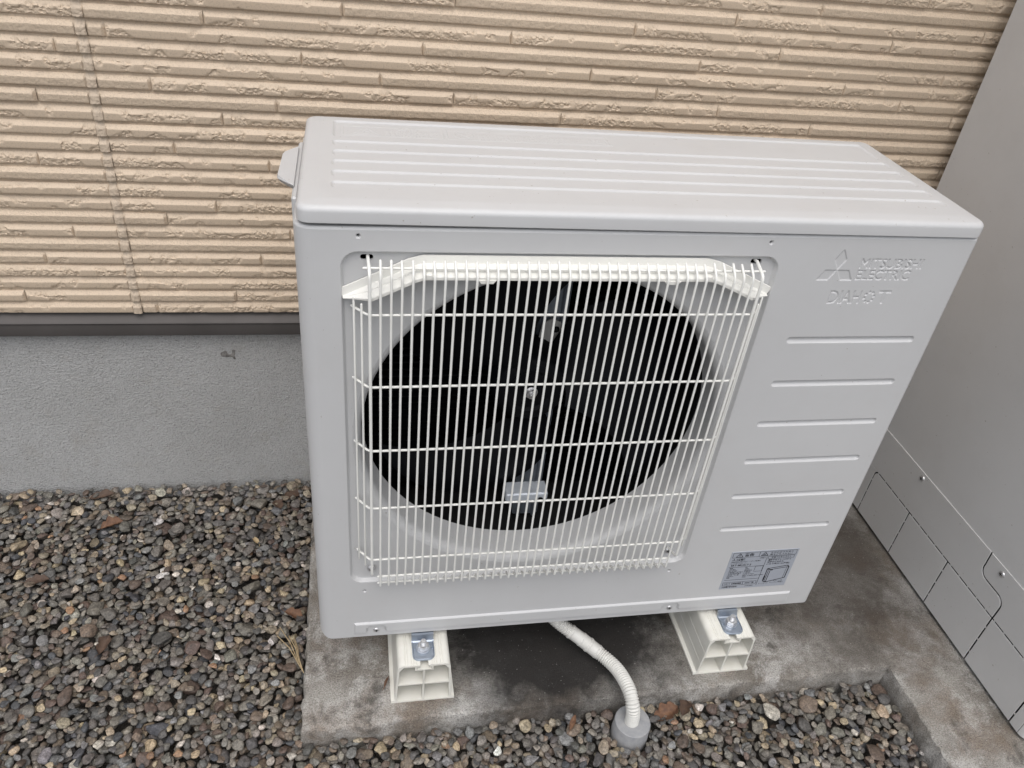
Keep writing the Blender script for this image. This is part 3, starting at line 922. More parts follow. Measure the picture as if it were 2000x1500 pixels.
# ---- rating label
def rating():
    x0, x1, z0, z1 = .6348, .7508, .0507, .1388
    pl = MB().bbox(x0, x1, -.00045, .0005, z0, z1, .0002).build('rating_label', PLATE, unit, sharp=None)
    mb = MB(); Y = -.0006
    sx, sz = (x1 - x0), (z1 - z0)
    def q(u, v): return (x0 + u * sx, z0 + v * sz)
    def line(u0, v0, u1, v1, wd=.00035):
        a = np.array(q(u0, v0)); b = np.array(q(u1, v1)); d = b - a; d /= np.linalg.norm(d) + 1e-9; n = np.array([-d[1], d[0]]) * wd
        P = [a - n, b - n, b + n, a + n]; mb.add([(p[0], Y, p[1]) for p in P], [(0, 1, 2, 3)])
    def txt(s_, u0, u1, v0, v1, bold=.012):
        a = q(u0, v0); b = q(u1, v1); V, F = fit_text(s_, a[0], b[0], a[1], b[1], bold)
        if len(V): mb.add([(v[0], Y, v[1]) for v in V], F)
    def frame(u0, v0, u1, v1, wd=.0003):
        line(u0, v0, u1, v0, wd); line(u1, v0, u1, v1, wd); line(u1, v1, u0, v1, wd); line(u0, v1, u0, v0, wd)
    def poly(pts): mb.add([(q(*p)[0], Y, q(*p)[1]) for p in pts], [tuple(range(len(pts)))])
    frame(.03, .85, .42, .97); frame(.42, .85, .97, .97)
    for c in (.13, .50):
        line(c - .05, .865, c + .05, .865, .0005); line(c + .05, .865, c, .955, .0005); line(c, .955, c - .05, .865, .0005)
    line(.13, .885, .13, .93, .0006); line(.475, .88, .51, .895, .0005); line(.49, .905, .52, .905, .0005)
    txt('警告', .20, .34, .87, .95, .03)
    txt('ケガのおそれあり', .58, .92, .915, .955); txt('棒などを入れない', .58, .92, .865, .905)
    for an in (90, 210, 330):
        u = np.array([math.cos(R(an)), math.sin(R(an))]); v = np.array([-u[1], u[0]]); c = np.array(q(.065, .795)); s_ = .0019
        P = [c, c + u * s_ * .87 + v * s_ * .5, c + u * s_ * 1.73, c + u * s_ * .87 - v * s_ * .5]; mb.add([(p[0], Y, p[1]) for p in P], [(0, 1, 2, 3)])
    txt('三菱電機', .10, .23, .765, .825, .03); txt('<PSE>', .44, .53, .79, .825)
    txt('家庭用自然冷媒 CO2ヒートポンプ給湯機', .04, .47, .72, .752); txt('ヒートポンプユニット', .04, .27, .68, .708)
    txt('SRT-MU417-S', .05, .35, .62, .668, .02)
    line(.03, .595, .55, .595); line(.03, .25, .55, .25); line(.55, .06, .55, .83, .00035)
    rows_ = (('電源', '単相'), ('定格電圧', '200V'), ('定格周波数', '50/60Hz'), ('中間期標準消費電力', '0.79kW'), ('冬期高温消費電力', '1.15kW'), ('冷媒名・封入量', 'CO2 0.76kg'), ('設計圧力', '高圧 14.0MPa 低圧 8.5MPa'), ('質量', '46kg'))
    for k, (a, b) in enumerate(rows_):
        v = .555 - k * .037; txt(a, .05, .05 + .024 * len(a), v, v + .026, .02); txt(b, .28, .28 + (.017 if b.isascii() else .016) * len(b), v, v + .026, .02)
    frame(.43, .45, .545, .59)
    frame(.03, .10, .53, .185); line(.33, .10, .33, .185); txt('製造番号', .05, .14, .125, .16); txt('69080885', .16, .31, .120, .165, .02); txt('2024年製', .36, .50, .120, .165, .02)
    txt('三菱電機株式会社', .03, .26, .035, .08, .03); txt('JG79A558H01', .38, .50, .04, .07)
    frame(.57, .77, .96, .835); txt('故障ではありません', .62, .92, .785, .825)
    txt('運転中はドレン口から', .585, .93, .715, .758, .02); txt('結露水が出ます。', .585, .84, .660, .703, .02); txt('(1日で最大15L程度)', .585, .93, .605, .648, .02)
    # small drawing of the unit
    line(.63, .16, .63, .50, .0008); line(.63, .50, .92, .56, .0007); line(.92, .56, .95, .52, .0008); line(.95, .52, .95, .22, .0008); line(.95, .22, .68, .13, .0007); line(.68, .13, .68, .47, .0006)
    line(.68, .47, .95, .52, .0006); line(.63, .50, .68, .47, .0009); line(.63, .16, .68, .13, .0009); line(.655, .145, .655, .485, .0005); line(.92, .50, .92, .215, .0003)
    poly([(.62, .20), (.642, .18), (.642, .30), (.62, .29)]); poly([(.69, .44), (.72, .45), (.72, .475), (.69, .468)])
    txt('ドレン口', .80, .93, .135, .165); txt('ドレンパイプ接続口', .75, .95, .09, .12); txt('ヒートポンプ', .58, .72, .085, .11)
    mb.build('label_print', INK, pl, sharp=None, recalc=False)
rating()

# ---- feet: zinc brackets with stud, washer and nut
BTOP = -.0147                                  # top of the plastic blocks in the unit's frame
def foot(cx):
    ft = MB(); t = .0026; yb = -.0052
    o = rrect(cx - .0172, cx + .0172, -.0425, .03, .0105, 6)
    front = [p for p in o if p[1] < yb]
    left = sorted([p for p in front if p[0] < cx], key=lambda p: -p[1]); right = sorted([p for p in front if p[0] >= cx], key=lambda p: p[1])
    outline = [(cx - .0172, yb)] + left + right + [(cx + .0172, yb)]
    # de-duplicate
    ol = [outline[0]]
    for p in outline[1:]:
        if abs(p[0] - ol[-1][0]) + abs(p[1] - ol[-1][1]) > 1e-5: ol.append(p)
    hs_ = [circ(cx - .0138, -.0225, .0017, 12), circ(cx + .0138, -.0225, .0017, 12)]
    z0 = BTOP + .0003; z1 = z0 + t
    L = [ol, inset(ol, .0009), inset(ol, .0016), inset(ol, .0040), inset(ol, .0050)]
    hz = [z1 - .0006, z1 + .0008, z1 + .0010, z1 + .0004, z1]
    L = L[:3] + [inset(ol, .0020), inset(ol, .0024)]
    ft.rings([[(p[0], p[1], z0) for p in ol]] + [[(p[0], p[1], z) for p in l] for l, z in zip(L, hz)])
    V, F = cdt_fill([tuple(p) for p in L[-1]], hs_); ft.add([(v[0], v[1], z1) for v in V], F)
    for h_ in hs_: ft.rings([[(p[0], p[1], z) for p in h_] for z in (z1, z0 + .0004)], cap1=True)
    # riser going up and back under the casing
    pr = [(-.0105, z1 + .0002), (-.0080, z1 + .0012), (-.0062, z1 + .0050), (-.0040, z1 + .0110), (-.0012, z1 + .0128), (.012, z1 + .0128), (.012, z1 + .0112), (.0, z1 + .0110), (-.0042, z0)]
    loops = [[(x, y, min(z, -.0016)) for y, z in pr] for x in (cx - .0170, cx - .0158, cx - .007, cx + .007, cx + .0158, cx + .0170)]
    ft.rings(loops, True, True, True)
    f_ = ft.build('foot_bracket', FOOT_ZINC, unit, sharp=30)
    c = (cx, -.0215, z1)
    wz = MB().lathe([(.0106, 0), (.0110, .0006), (.0106, .0014), (.005, .0016)], c, 'z', 28)
    wz.build('washer', ZINC, f_, sharp=40)
    nb = MB()
    lp = []
    for rr, hh in ((.0086, .0014), (.0092, .0022), (.0092, .0080), (.0078, .0096)):
        lp.append([(c[0] + rr * math.cos(R(60 * k + 25)), c[1] + rr * math.sin(R(60 * k + 25)), c[2] + hh) for k in range(6)])
    nb.rings(lp, True, True, True); nb.build('nut', STEEL, f_, sharp=20)
    st = [(.0045, -.004)]
    for k in range(9): st += [(.0047, .0084 + k * .0011), (.0042, .00895 + k * .0011)]
    st += [(.0036, .0192), (.0001, .0195)]
    MB().lathe(st, c, 'z', 20, (True, False)).build('stud', STEEL, f_, sharp=40)
    rail = MB().box(cx - .02, cx + .02, .02, .25, BTOP + .0004, -.0014)
    rail.build('foot_rail', ZINC, unit, sharp=None)
FOOT_X = (.1545, .6640)
for x in FOOT_X: foot(x)

# ================================================================ plastic blocks
def block(cx, y0, y1, label):
    bt = ZB + BTOP                             # block height
    wb, wt, th = .0498, .0400, .0030
    def side(z): return wb - .0055 - (wb - .0055 - wt) * (z / bt)
    # outer outline, counter-clockwise in (x, z)
    o = [(-wb, 0), (wb, 0), (wb, .0045)]
    for z in (.0060, .0290, .0300, .0312, .0560, .0570, .0582): o.append((side(z) - (.0010 if z in (.0300, .0570) else 0), z))
    for k in range(6):
        a = R(90 * k / 5); o.append((side(bt - .009) - .009 + .009 * math.cos(a), bt - .009 + .009 * math.sin(a)))
    for gx in (.0285, .0250, .0190, .0155, .0120): o += [(gx + .0006, bt), (gx, bt - .0007), (gx - .0006, bt)]
    o += [(.0062, bt), (.0062, bt - .0045), (.0112, bt - .0045), (.0112, bt - .0105)]
    slot_l = [(-x, z) for x, z in o[-4:]][::-1]
    o += [slot_l[0], slot_l[1], slot_l[2], slot_l[3]]
    for gx in (.0120, .0155, .0190, .0250, .0285): o += [(-gx + .0006, bt), (-gx, bt - .0007), (-gx - .0006, bt)]
    rest = []
    for k in range(6):
        a = R(90 * k / 5); rest.append((-(side(bt - .009) - .009 + .009 * math.cos(a)), bt - .009 + .009 * math.sin(a)))
    o += rest[::-1]
    for z in (.0582, .0570, .0560, .0312, .0300, .0290, .0060): o.append((-(side(z) - (.0010 if z in (.0300, .0570) else 0)), z))
    o.append((-wb, .0045))
    zm = .0450; cells = []
    for s in (-1, 1):
        lo = [(s * .0014, th), (s * (side(.006) - th), th), (s * (side(zm) - th), zm - .0013), (s * .0014, zm - .0013)]
        up = [(s * .0014, zm + .0013), (s * (side(zm) - th), zm + .0013), (s * (side(bt - .012) - th), bt - .012), (s * (side(bt - .012) - th - .006), bt - th - .0004),
              (s * .0140, bt - th - .0004), (s * .0140, bt - .0130), (s * .0014, bt - .0130)]
        for c in (lo, up): cells.append(c if s > 0 else c[::-1])
    mb = MB()
    V, F = cdt_fill(o, cells)
    nse = lambda x, z: (vnoise(np.array([x * 260.]), np.array([z * 260.]), 3)[0] - .5) * .0008
    for y, fl_ in ((y0, 0), (y1, 1)):
        mb.add([(cx + v[0], y + nse(v[0], v[1]) * (1 - fl_), v[1] + .0006) for v in V], F if fl_ == 0 else F[:, ::-1])
    mb.rings([[(cx + p[0], y + (nse(*p) if y == y0 else 0), p[1] + .0006) for p in o] for y in (y0, y1)])
    for c in cells: mb.rings([[(cx + p[0], y + (nse(*p) if y == y0 else 0), p[1] + .0006) for p in c] for y in (y0, y1)])
    b = mb.build('mounting_block', CREAM, None, sharp=24)
    return tag(b, label, 'mounting block', 'blocks carrying the outdoor unit')
block(.1545, -.0500, .300, 'cream plastic hollow block nearer the pebbles, carrying the left end of the outdoor unit')
block(.6595, -.0490, .300, 'cream plastic hollow block right of the drain hose, under the outdoor unit')

# ================================================================ drain hose and cap
def hose():
    K = [(.335, .085, .093), (.3637, .0243 + .022, .080), (.3847, .0319, .062), (.4196, .0151, .040), (.4521, -.0074, .0235), (.4690, -.0300, .0230), (.4765, -.0520, .0270), (.4802, -.0880, .0340), (.4805, -.1060, .0285), (.4835, -.1130, .010), (.4845, -.1150, -.030)]
    P = [Vector(k) for k in K]; pts = []
    for i in range(len(P) - 1):
        p0, p1, p2, p3 = P[max(i - 1, 0)], P[i], P[i + 1], P[min(i + 2, len(P) - 1)]
        for k in range(40):
            t = k / 40; pts.append(.5 * ((2 * p1) + (p2 - p0) * t + (2 * p0 - 5 * p1 + 4 * p2 - p3) * t * t + (3 * p1 - p0 - 3 * p2 + p3) * t ** 3))
    # even spacing
    S = [0]
    for a, b in zip(pts[:-1], pts[1:]): S.append(S[-1] + (b - a).length)
    S = np.array(S); A = np.array([tuple(p) for p in pts]); s = np.arange(0, S[-1], .0006)
    Q = np.stack([np.interp(s, S, A[:, k]) for k in range(3)], 1)
    Q = blur(Q[:, :], 0, 1) if False else Q
    for _ in range(3):
        k = 12; ker = np.ones(2 * k + 1) / (2 * k + 1); Qp = np.concatenate([np.repeat(Q[:1], k, 0), Q, np.repeat(Q[-1:], k, 0)])
        Q = np.stack([np.convolve(Qp[:, j], ker, 'valid') for j in range(3)], 1)
    j0 = s[np.argmin(((Q - np.array([.405, .0225, .050])) ** 2).sum(1))]; j1 = s[np.argmin(((Q - np.array([.4525, -.0078, .0235])) ** 2).sum(1))]
    root = tag(empty('drain_hose', tuple(Q[-1])), 'ivory corrugated drain hose running from under the unit into the grey cap', 'hose')
    off = Vector(Q[-1])
    def seg(a, b, rf, name):
        m = (s >= a) & (s <= b); q = [Vector(p) - off for p in Q[m]]; rs = [rf(x) for x in s[m]]
        MB().tube(q, 0, 20, False, rs).build(name, HOSE_M, root, sharp=80)
    cor = lambda x: .0095 + .0021 * (.5 + .5 * math.sin(2 * math.pi * x / .0046)) ** .7
    seg(0, j0 + .002, cor, 'corrugated_tube'); seg(j1 - .002, S[-1], cor, 'corrugated_tube')
    def con(x):
        t = (x - j0) / (j1 - j0); r = .0116
        for c in (.04, .40, .62, .66, .93): r += .0011 * math.exp(-((t - c) / .022) ** 2)
        return r + (.0004 if .42 < t < .9 else 0)
    seg(j0, j1, con, 'hose_coupler')
    return root
hose()
cp = MB(); cc = (.4868, -.1135, -.012)
pr = [(.0300, -.045), (.0300, -.0250), (.0295, -.0242), (.0291, -.0015), (.0284, .0), (.0270, .0004)]
cp.lathe(pr, cc, 'z', 48, (True, False))
n, m_ = 48, 8; G = []
for k in range(m_):
    rr = .0270 * (1 - k / (m_ - 1)) + .0001
    G.append([(cc[0] + rr * math.cos(2 * math.pi * j / n), cc[1] + rr * math.sin(2 * math.pi * j / n), cc[2] + .0004 + .0010 * (k / m_) + .0009 * (float(vnoise(np.array([rr * math.cos(2 * math.pi * j / n) * 200]), np.array([rr * math.sin(2 * math.pi * j / n) * 200]), 5)[0]) - .5)) for j in range(n)])
cp.rings(G, True, False, True)
tag(cp.build('pipe_cap', GREY_PVC, sharp=45), 'round grey plastic drain cap set in the pebbles beside the pad', 'pipe cap')

# ================================================================ tall tank cabinet on the right
tank = tag(empty('tank_cabinet', (1.115, .12, 0)), 'tall light grey tank cabinet with a knock-out base cover at the right edge', 'cabinet')
TO = Vector((1.115, .12, 0))
def tpart(o): o.parent = tank; o.location = Vector(o.location) - TO; return o
XT = 1.117; YT0, YT1 = -.228, .474; ZT = 1.86
bd = MB()
def troom(r): 
    L = []
    for k in range(7):
        a = R(180 + 90 * k / 6); L.append((XT + r + r * math.cos(a), YT0 + r + r * math.sin(a)))
    L += [(XT + .62, YT0), (XT + .62, YT1), (XT + .006, YT1), (XT, YT1 - .006)]
    return L
tl = troom(.016)
bd.rings([[(x, y, z) for x, y in tl] for z in (.2115, ZT)], True, True, True)
tpart(bd.build('tank_body', PAINT_TANK, sharp=25))
bk = MB(); bk.box(XT + .025, XT + .58, YT0 + .03, YT1 - .01, .018, .2115)
tpart(bk.build('base_frame', DARK_GAP, sharp=None))
for yy in (YT0 + .06, YT1 - .06):
    lg = MB().lathe([(.03, .0), (.03, .006), (.012, .008), (.012, .018)], (XT + .05, yy, .0), 'z', 20); tpart(lg.build('cabinet_foot', ZINC, sharp=30))
GAP = .0030
cover = empty('base_cover', (0, 0, 0)); tpart(cover)   # its pieces are in world coordinates
CZ0, CZ1, CZM = .0075, .2120, .1195
XS0, XS1 = XT - .0018, XT - .0002
def cpiece(name, P, mat=PAINT_TANK):
    """polygon in (y, z) -> a thin sheet on the side of the cabinet, edges eased"""
    A = np.array(P); area = .5 * np.sum(A[:, 0] * np.roll(A[:, 1], -1) - np.roll(A[:, 0], -1) * A[:, 1])
    if area < 0: P = P[::-1]
    mb = MB(); L0 = P; L1 = inset(P, .0005)
    mb.rings([[(XS1, p[0], p[1]) for p in L0], [(XS0 + .0005, p[0], p[1]) for p in L0], [(XS0, p[0], p[1]) for p in L1]])
    V, F = cdt_fill([tuple(p) for p in L1]); mb.add([(XS0, v[0], v[1]) for v in V], F)
    o = mb.build(name, mat, None, sharp=20); o.parent = cover
    return o
ys = [.3030, .1805, .0550, -.0712, -.1925]
e = GAP / 2
def rc(y0, y1, z0, z1): return [(y0, z0), (y1, z0), (y1, z1), (y0, z1)]
cpiece('cover_panel', [(ys[0] + e, CZ0), (YT1 - .004, CZ0), (YT1 - .004, CZM + e), (ys[0] - e - .010, CZM + e)] + [(ys[0] - e - .010 + (.010 + GAP) * math.cos(R(a)), CZM - e - .010 + (.010 + GAP) * math.sin(R(a))) for a in (75, 60, 45, 30, 15, 0)])
kp = [(ys[1] + e, CZ0), (ys[0] - e, CZ0)]
for k in range(6):
    a = R(90 * k / 5); kp.append((ys[0] - e - .010 + .010 * math.cos(a), CZM - e - .010 + .010 * math.sin(a)))
kp.append((ys[1] + e, CZM - e))
cpiece('knockout_panel', kp)
for a, b in zip(ys[1:-1], ys[2:]): cpiece('knockout_panel', rc(b + e, a - e, CZ0, CZM - e))
cpiece('knockout_panel', rc(YT0 + .016, ys[-1] - e, CZ0, CZM - e))
# upper band of the cover, split by the S-shaped cut
def scut(d):
    pts = [(-.0071, CZ1), (-.0085, .184)]
    def arc(cy, cz, r, a0, a1): return [(cy + r * math.cos(R(a)), cz + r * math.sin(R(a))) for a in np.linspace(a0, a1, 6)]
    pts += arc(-.0245, .180, .0162, 0, -90) if True else []
    pts += [(-.0560, .1638)] + arc(-.0562, .1478, .0160, 90, 180) + [(-.0715, CZM)]
    P = np.array(pts); T = np.gradient(P, axis=0); T /= np.linalg.norm(T, axis=1)[:, None]; n_ = np.stack([-T[:, 1], T[:, 0]], 1)
    P = P - n_ * d; P[0, 1] = CZ1; P[-1, 1] = CZM + e
    return [tuple(p) for p in P]
aS = scut(e); bS = scut(-e)
A_ = [(ys[0] + e, CZM + 0.0), (YT1 - .004, CZM + 0.0004), (YT1 - .004, CZ1)]
s1, s2 = (aS, bS) if aS[3][0] > bS[3][0] else (bS, aS)
cpiece('cover_panel', [(YT1 - .004, CZM + e), (YT1 - .004, CZ1)] + s1)
cpiece('cover_panel', [(YT0 + .016, CZ1)] + [(YT0 + .016, CZM + e)] + s2[::-1])
fc = MB(); fr = [(x - .0012, y - .0012) for x, y in tl[:7]] + [(XT + .60, YT0 - .0012)]
fc.rings([[(x, y, z) for x, y in fr] for z in (CZ0, CZ1)], closed=False)
o = fc.build('cover_front', PAINT_TANK, None, sharp=60, recalc=False); o.parent = cover
# bridges left in the cut lines
tbm = MB()
for yv in ys:
    for zv in (.028, .062, .094):
        tbm.box(XS0 + .0001, XS1, yv - e - .0003, yv + e + .0003, zv, zv + .0022)
for k in range(21):
    yv = .292 - k * .0247
    tbm.box(XS0 + .0001, XS1, yv, yv + .0022, CZM - e - .0003, CZM + e + .0003)
o = tbm.build('cut_bridges', PAINT_TANK, None, sharp=None); o.parent = cover; o['kind'] = 'stuff'
for sy, sz in ((.1905, .2005), (-.0435, .1990)):
    o = screw('cover_screw', (XS0, sy, sz), .0058, None, 'x', h=.003); o.parent = cover


# ================================================================ pebbles
def ico(sub):
    bm = bmesh.new(); bmesh.ops.create_icosphere(bm, subdivisions=sub, radius=1.0)
    bm.verts.ensure_lookup_table(); bm.verts.index_update()
    V = np.array([v.co for v in bm.verts]); F = np.array([[v.index for v in f.verts] for f in bm.faces]); bm.free(); return V, F
def stone_shape(V, seed):
    r = np.random.default_rng(seed); P = V.copy()
    # soft planar cuts make worn facets
    for _ in range(r.integers(6, 12)):
        n = r.normal(size=3); n /= np.linalg.norm(n); d = r.uniform(.45, .88); h = P @ n - d
        P = P - np.where(h > 0, h * r.uniform(.7, 1.0), 0)[:, None] * n
    for f, a in ((1.6, .10), (3.5, .035)):
        ph = r.uniform(0, 6.28, 3); k = r.normal(size=(3, 3)) * f
        P = P * (1 + a * np.sin(V @ k.T + ph).mean(1))[:, None]
    P /= np.abs(P).max(0); return P
V2, F2 = ico(2)
V3, F3 = ico(3)
SH2 = [stone_shape(V2 if len(V2) > 100 else V3, 40 + k) for k in range(48)]
SH3 = [stone_shape(V3, 40 + k) for k in range(48)]
FV2 = F2 if len(V2) > 100 else F3
SH1 = [stone_shape(V2, 40 + k) for k in range(48)]
PAL = [((.125, .118, .106), 30), ((.078, .076, .073), 20), ((.17, .158, .138), 22), ((.135, .108, .083), 15), ((.092, .068, .056), 8), ((.225, .195, .15), 11),
       ((.31, .26, .18), 6), ((.155, .158, .158), 9), ((.38, .36, .32), 3.0), ((.23, .145, .09), .9), ((.52, .51, .49), .14), ((.055, .058, .064), 7)]
pw = np.array([p[1] for p in PAL], float); pw /= pw.sum()

def gravel():
    res = .0018; X0, X1, Y0, Y1 = -.95, 1.0, -.56, .516
    nx, ny = int((X1 - X0) / res), int((Y1 - Y0) / res)
    gx = X0 + (np.arange(nx) + .5) * res; gy = Y0 + (np.arange(ny) + .5) * res
    hx, hy = np.meshgrid(gx, gy)
    Hm = -.061 + .006 * vnoise(hx * 7, hy * 7, 2) + .010 * np.clip((hy - .40) / .11, 0, 1) * vnoise(hx * 6, hy * 0, 9)
    Hm += .0055 * np.clip((-.03 - hy) / .05, 0, 1)
    blocked = (hx > -.029) & (hy > -.082) & (hy > -.082 + .0125 * (hx + .03)) | (hx > .9695 + .0206 * (hy + .0715))
    blocked |= ((hx - .4868) ** 2 + (hy + .1135) ** 2) < .0315 ** 2
    Hm[blocked] = 9.0
    own = np.full(Hm.shape, -1, np.int32)
    r = np.random.default_rng(77); S = []
    n_drop = 24000
    for q in range(n_drop):
        a = float(np.clip(np.exp(r.normal(math.log(.0074), .30)), .0042, .0180))
        if q > n_drop * .80: a = min(a, .0075)
        b = a * r.uniform(.58, .92); c = b * r.uniform(.36, .66); yaw = r.uniform(0, math.pi)
        k = int(a / res) + 1; u = np.arange(-k, k + 1) * res; U, Vv = np.meshgrid(u, u)
        cu, su = math.cos(yaw), math.sin(yaw); qq = ((U * cu + Vv * su) / a) ** 2 + ((-U * su + Vv * cu) / b) ** 2
        msk = qq < 1; t = c * np.sqrt(np.clip(1 - qq, 0, 1)); tl_ = t[msk]
        best = None
        for _ in range(7):
            i = int(r.integers(k, ny - k)); j = int(r.integers(k, nx - k))
            z = float((Hm[i - k:i + k + 1, j - k:j + k + 1][msk] + tl_ * .74).max())
            if best is None or z < best[0]: best = (z, i, j)
        z, i, j = best
        if z > .02: continue
        sub = Hm[i - k:i + k + 1, j - k:j + k + 1]; so = own[i - k:i + k + 1, j - k:j + k + 1]
        up = msk & (z + t > sub); so[up] = len(S); sub[up] = (z + t)[up]
        S.append((gx[j], gy[i], z, a, b, c, yaw))
    S = np.array(S); vis = np.bincount(own[own >= 0].ravel(), minlength=len(S))
    cells = np.pi * S[:, 3] * S[:, 4] / res ** 2
    keep = vis > np.maximum(5, .06 * cells)
    C = np.array(cam.matrix_world.translation); M3 = np.array(cam.matrix_world.to_3x3())
    rel = (S[:, :3] - C) @ M3
    px = rel[:, 0] / -rel[:, 2]; py = rel[:, 1] / -rel[:, 2]; lim = 1000 / 1555.53
    score = S[:, 3] * S[:, 4] * np.clip(vis / cells, 0, 1) / rel[:, 2] ** 2
    score[(np.abs(px) > lim) | (np.abs(py) > lim * .75) | ~keep] = 0
    # the unit and the pad hide a few from the camera
    score[(S[:, 1] > -.06) & (S[:, 0] > -.075)] = 0
    single = set(np.argsort(-score)[:300].tolist())
    BV, BF, BC, nb = [], [], [], 0
    for q in np.nonzero(keep)[0]:
        x, y, z, a, b, c, yaw = S[q]; rr = np.random.default_rng(5000 + int(q)); sh = int(rr.integers(48))
        col = np.array(PAL[rr.choice(len(PAL), p=pw)][0]) * rr.uniform(.78, 1.25) * np.array([1.0, .968, .945]) * (1 + rr.normal(0, .018, 3))
        tilt = Matrix.Rotation(yaw, 3, 'Z') @ Matrix.Rotation(rr.normal(0, .16), 3, 'X') @ Matrix.Rotation(rr.normal(0, .16), 3, 'Y')
        Rm = np.array(tilt); sc = np.array([a, b, c]) * 1.06
        if int(q) in single:
            P = SH3[sh] * sc; P = P @ Rm.T
            me = np_mesh('pebble', P, F3)
            ca = me.attributes.new('stone', 'FLOAT_COLOR', 'POINT'); ca.data.foreach_set('color', np.tile([*col, 1.0], len(P)).astype(np.float32))
            o_ = link(me, 'pebble', PEBBLE, bed, (x, y, z), sharp=55)
        else:
            small = a < .0058
            P = ((SH1 if small else SH2)[sh] * sc) @ Rm.T + np.array([x, y, z])
            BV.append(P); BF.append((F2 if small else FV2) + nb); nb += len(P); BC.append(np.tile([*col, 1.0], (len(P), 1)))
    V = np.concatenate(BV); F = np.concatenate(BF); Cc = np.concatenate(BC)
    me = np_mesh('pebbles', V, F)
    ca = me.attributes.new('stone', 'FLOAT_COLOR', 'POINT'); ca.data.foreach_set('color', Cc.astype(np.float32).ravel())
    o_ = link(me, 'pebbles', PEBBLE, bed, sharp=60); o_['kind'] = 'stuff'
    print('pebbles', len(S), 'kept', int(keep.sum()), 'tris', len(F))
    def height(x, y):
        i = int((y - Y0) / res); j = int((x - X0) / res); s_ = Hm[max(i - 4, 0):i + 5, max(j - 4, 0):j + 5]
        return float(np.percentile(s_[s_ < 5], 80)) if (s_ < 5).any() else -.03
    return height
height = gravel()

# ================================================================ dead leaves and straw
def leaf(name, x, y, L, wd, yaw, mat, label, cat='leaf', lobes=0, z=None, curl=.5, roll=0.0, tilt=0.0):
    n, m_ = 15, 9; G = np.zeros((n, m_, 3)); rr = random.Random(int(abs(x * 7919 + y * 104729) * 1000))
    ph = rr.uniform(0, 6)
    for i in range(n):
        t = i / (n - 1); half = wd * .5 * (math.sin(math.pi * min(1, t * .98 + .01)) ** .75)
        if lobes: half *= .66 + .42 * abs(math.sin(math.pi * lobes * t + .4))
        for j in range(m_):
            s = j / (m_ - 1) * 2 - 1
            G[i, j] = ((t - .5) * L, s * half, (curl * wd * .55) * s * s * (half / (wd * .5) + .1) + .10 * L * math.sin(2.6 * t + ph) * curl + rr.uniform(-.0004, .0004))
    top = G.copy(); bot = G.copy(); bot[..., 2] -= .00035
    mb = MB(); V = np.concatenate([top.reshape(-1, 3), bot.reshape(-1, 3)]); F = []
    for i in range(n - 1):
        for j in range(m_ - 1):
            a = i * m_ + j; F.append((a, a + 1, a + m_ + 1, a + m_)); a += n * m_; F.append((a, a + m_, a + m_ + 1, a + 1))
    rim = [j for j in range(m_)] + [i * m_ + m_ - 1 for i in range(1, n)] + [(n - 1) * m_ + j for j in range(m_ - 2, -1, -1)] + [i * m_ for i in range(n - 2, 0, -1)]
    for k in range(len(rim)):
        a, b = rim[k], rim[(k + 1) % len(rim)]; F.append((b, a, a + n * m_, b + n * m_))
    mb.add(V, F)
    mb.tube([(-L * .5, 0, 0), (-L * .62, .001, .001), (-L * .75, .003, .0005)], .0005, 5)
    zz = height(x, y) + .0012 if z is None else z
    o = mb.build(name, mat, None, (x, y, zz), sharp=60, recalc=True)
    o.rotation_euler = (roll, tilt, yaw)
    return tag(o, label, cat)
G1 = 'dead leaves lying on the pebbles'
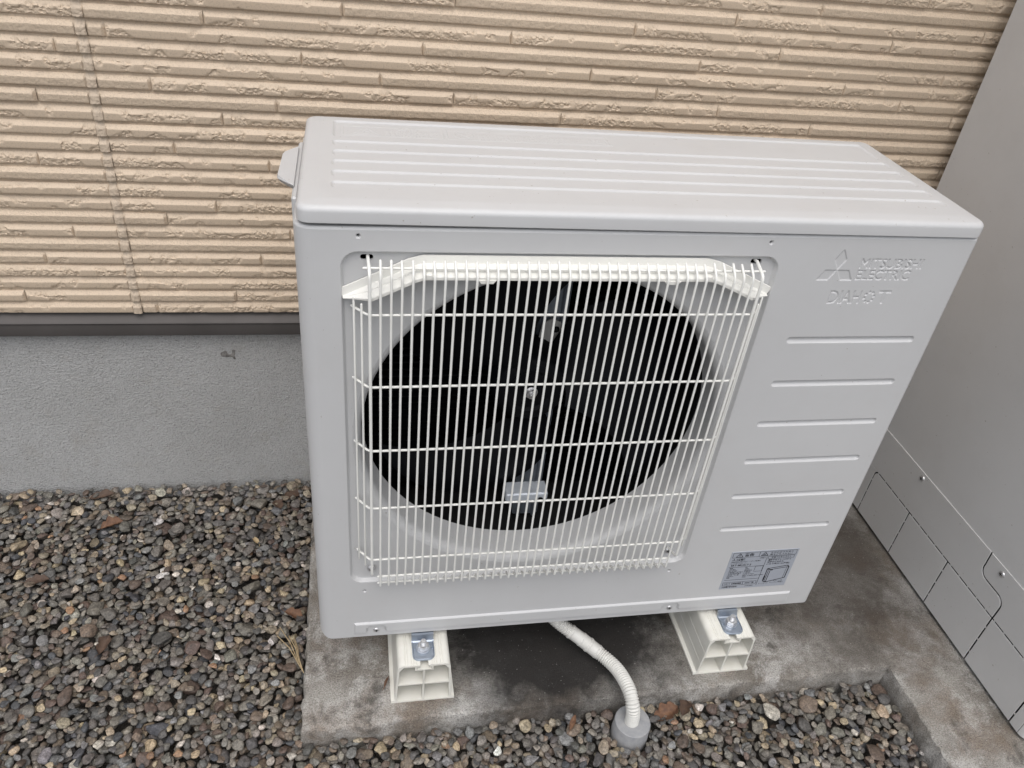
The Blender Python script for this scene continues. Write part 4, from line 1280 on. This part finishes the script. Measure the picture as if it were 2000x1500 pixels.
LV = [
 (.553, -.096, .050, .030, .35, LEAF_O, 'largest orange-brown lobed dead leaf, against the pad right of the grey cap', 3),
 (.585, -.093, .034, .022, 1.0, LEAF_B, 'dark brown crumpled leaf right beside the largest orange leaf', 2),
 (.392, -.099, .030, .009, 1.05, LEAF_O, 'narrow orange leaf standing at the pad edge left of the grey cap', 0),
 (-.054, .155, .036, .020, -.5, LEAF_O, 'orange-brown leaf at the pad edge near the lower left side of the unit', 2),
 (-.072, .470, .044, .028, .6, LEAF_B, 'dark rusty leaf in the corner of the foundation and the unit', 2),
 (-.100, .435, .030, .022, 2.0, LEAF_B, 'small rusty leaf just in front of the one in the foundation corner', 2),
 (-.440, .480, .044, .024, .2, LEAF_B, 'brown curled leaf under the foundation behind the pale grey stone', 2),
 (-.405, .400, .040, .026, .4, LEAF_O, 'orange-brown leaf on the pebbles below the curled leaf at the foundation', 3),
 (-.135, .340, .024, .009, 2.2, STRAW, 'small yellow pointed leaf on the pebbles left of the unit', 0),
 (-.355, .120, .034, .022, 1.3, LEAF_B, 'brown folded leaf among the pebbles at the lower left', 2),
 (-.425, .060, .030, .007, .9, LEAF_B, 'thin reddish leaf strip at the far lower left', 0),
 (-.500, .270, .040, .022, .1, LEAF_B, 'brown torn leaf near the left edge of the pebbles', 3),
]
for x, y, L, wd, yaw, mt, lb_, lo_ in LV:
    tag(leaf('dead_leaf', x, y, L, wd, yaw, mt, lb_, lobes=lo_, curl=random.uniform(.35, .7)), group=G1)
tag(leaf('dead_leaf', .0995, -.0165, .021, .010, 1.25, LEAF_O, 'small orange leaf stuck to the side of the left block', z=.010, curl=.2, roll=-1.0), group=G1)
def straw(x, y, label):
    root = tag(empty('straw_tuft', (x, y, height(x, y) + .002)), label, 'straw')
    for k in range(6):
        a = R(105 + random.uniform(-16, 16)); l = random.uniform(.04, .075)
        p = [(0.002 * k, -.004 * k, 0), (l * .5 * math.cos(a), l * .5 * math.sin(a), .004 + .001 * k), (l * math.cos(a) - .006, l * math.sin(a), .002 + .0015 * k)]
        MB().tube(p, .0009, 5).build('straw_blade', STRAW, root, sharp=60)
straw(-.043, .055, 'tuft of pale dry straw lying at the left edge of the pad')
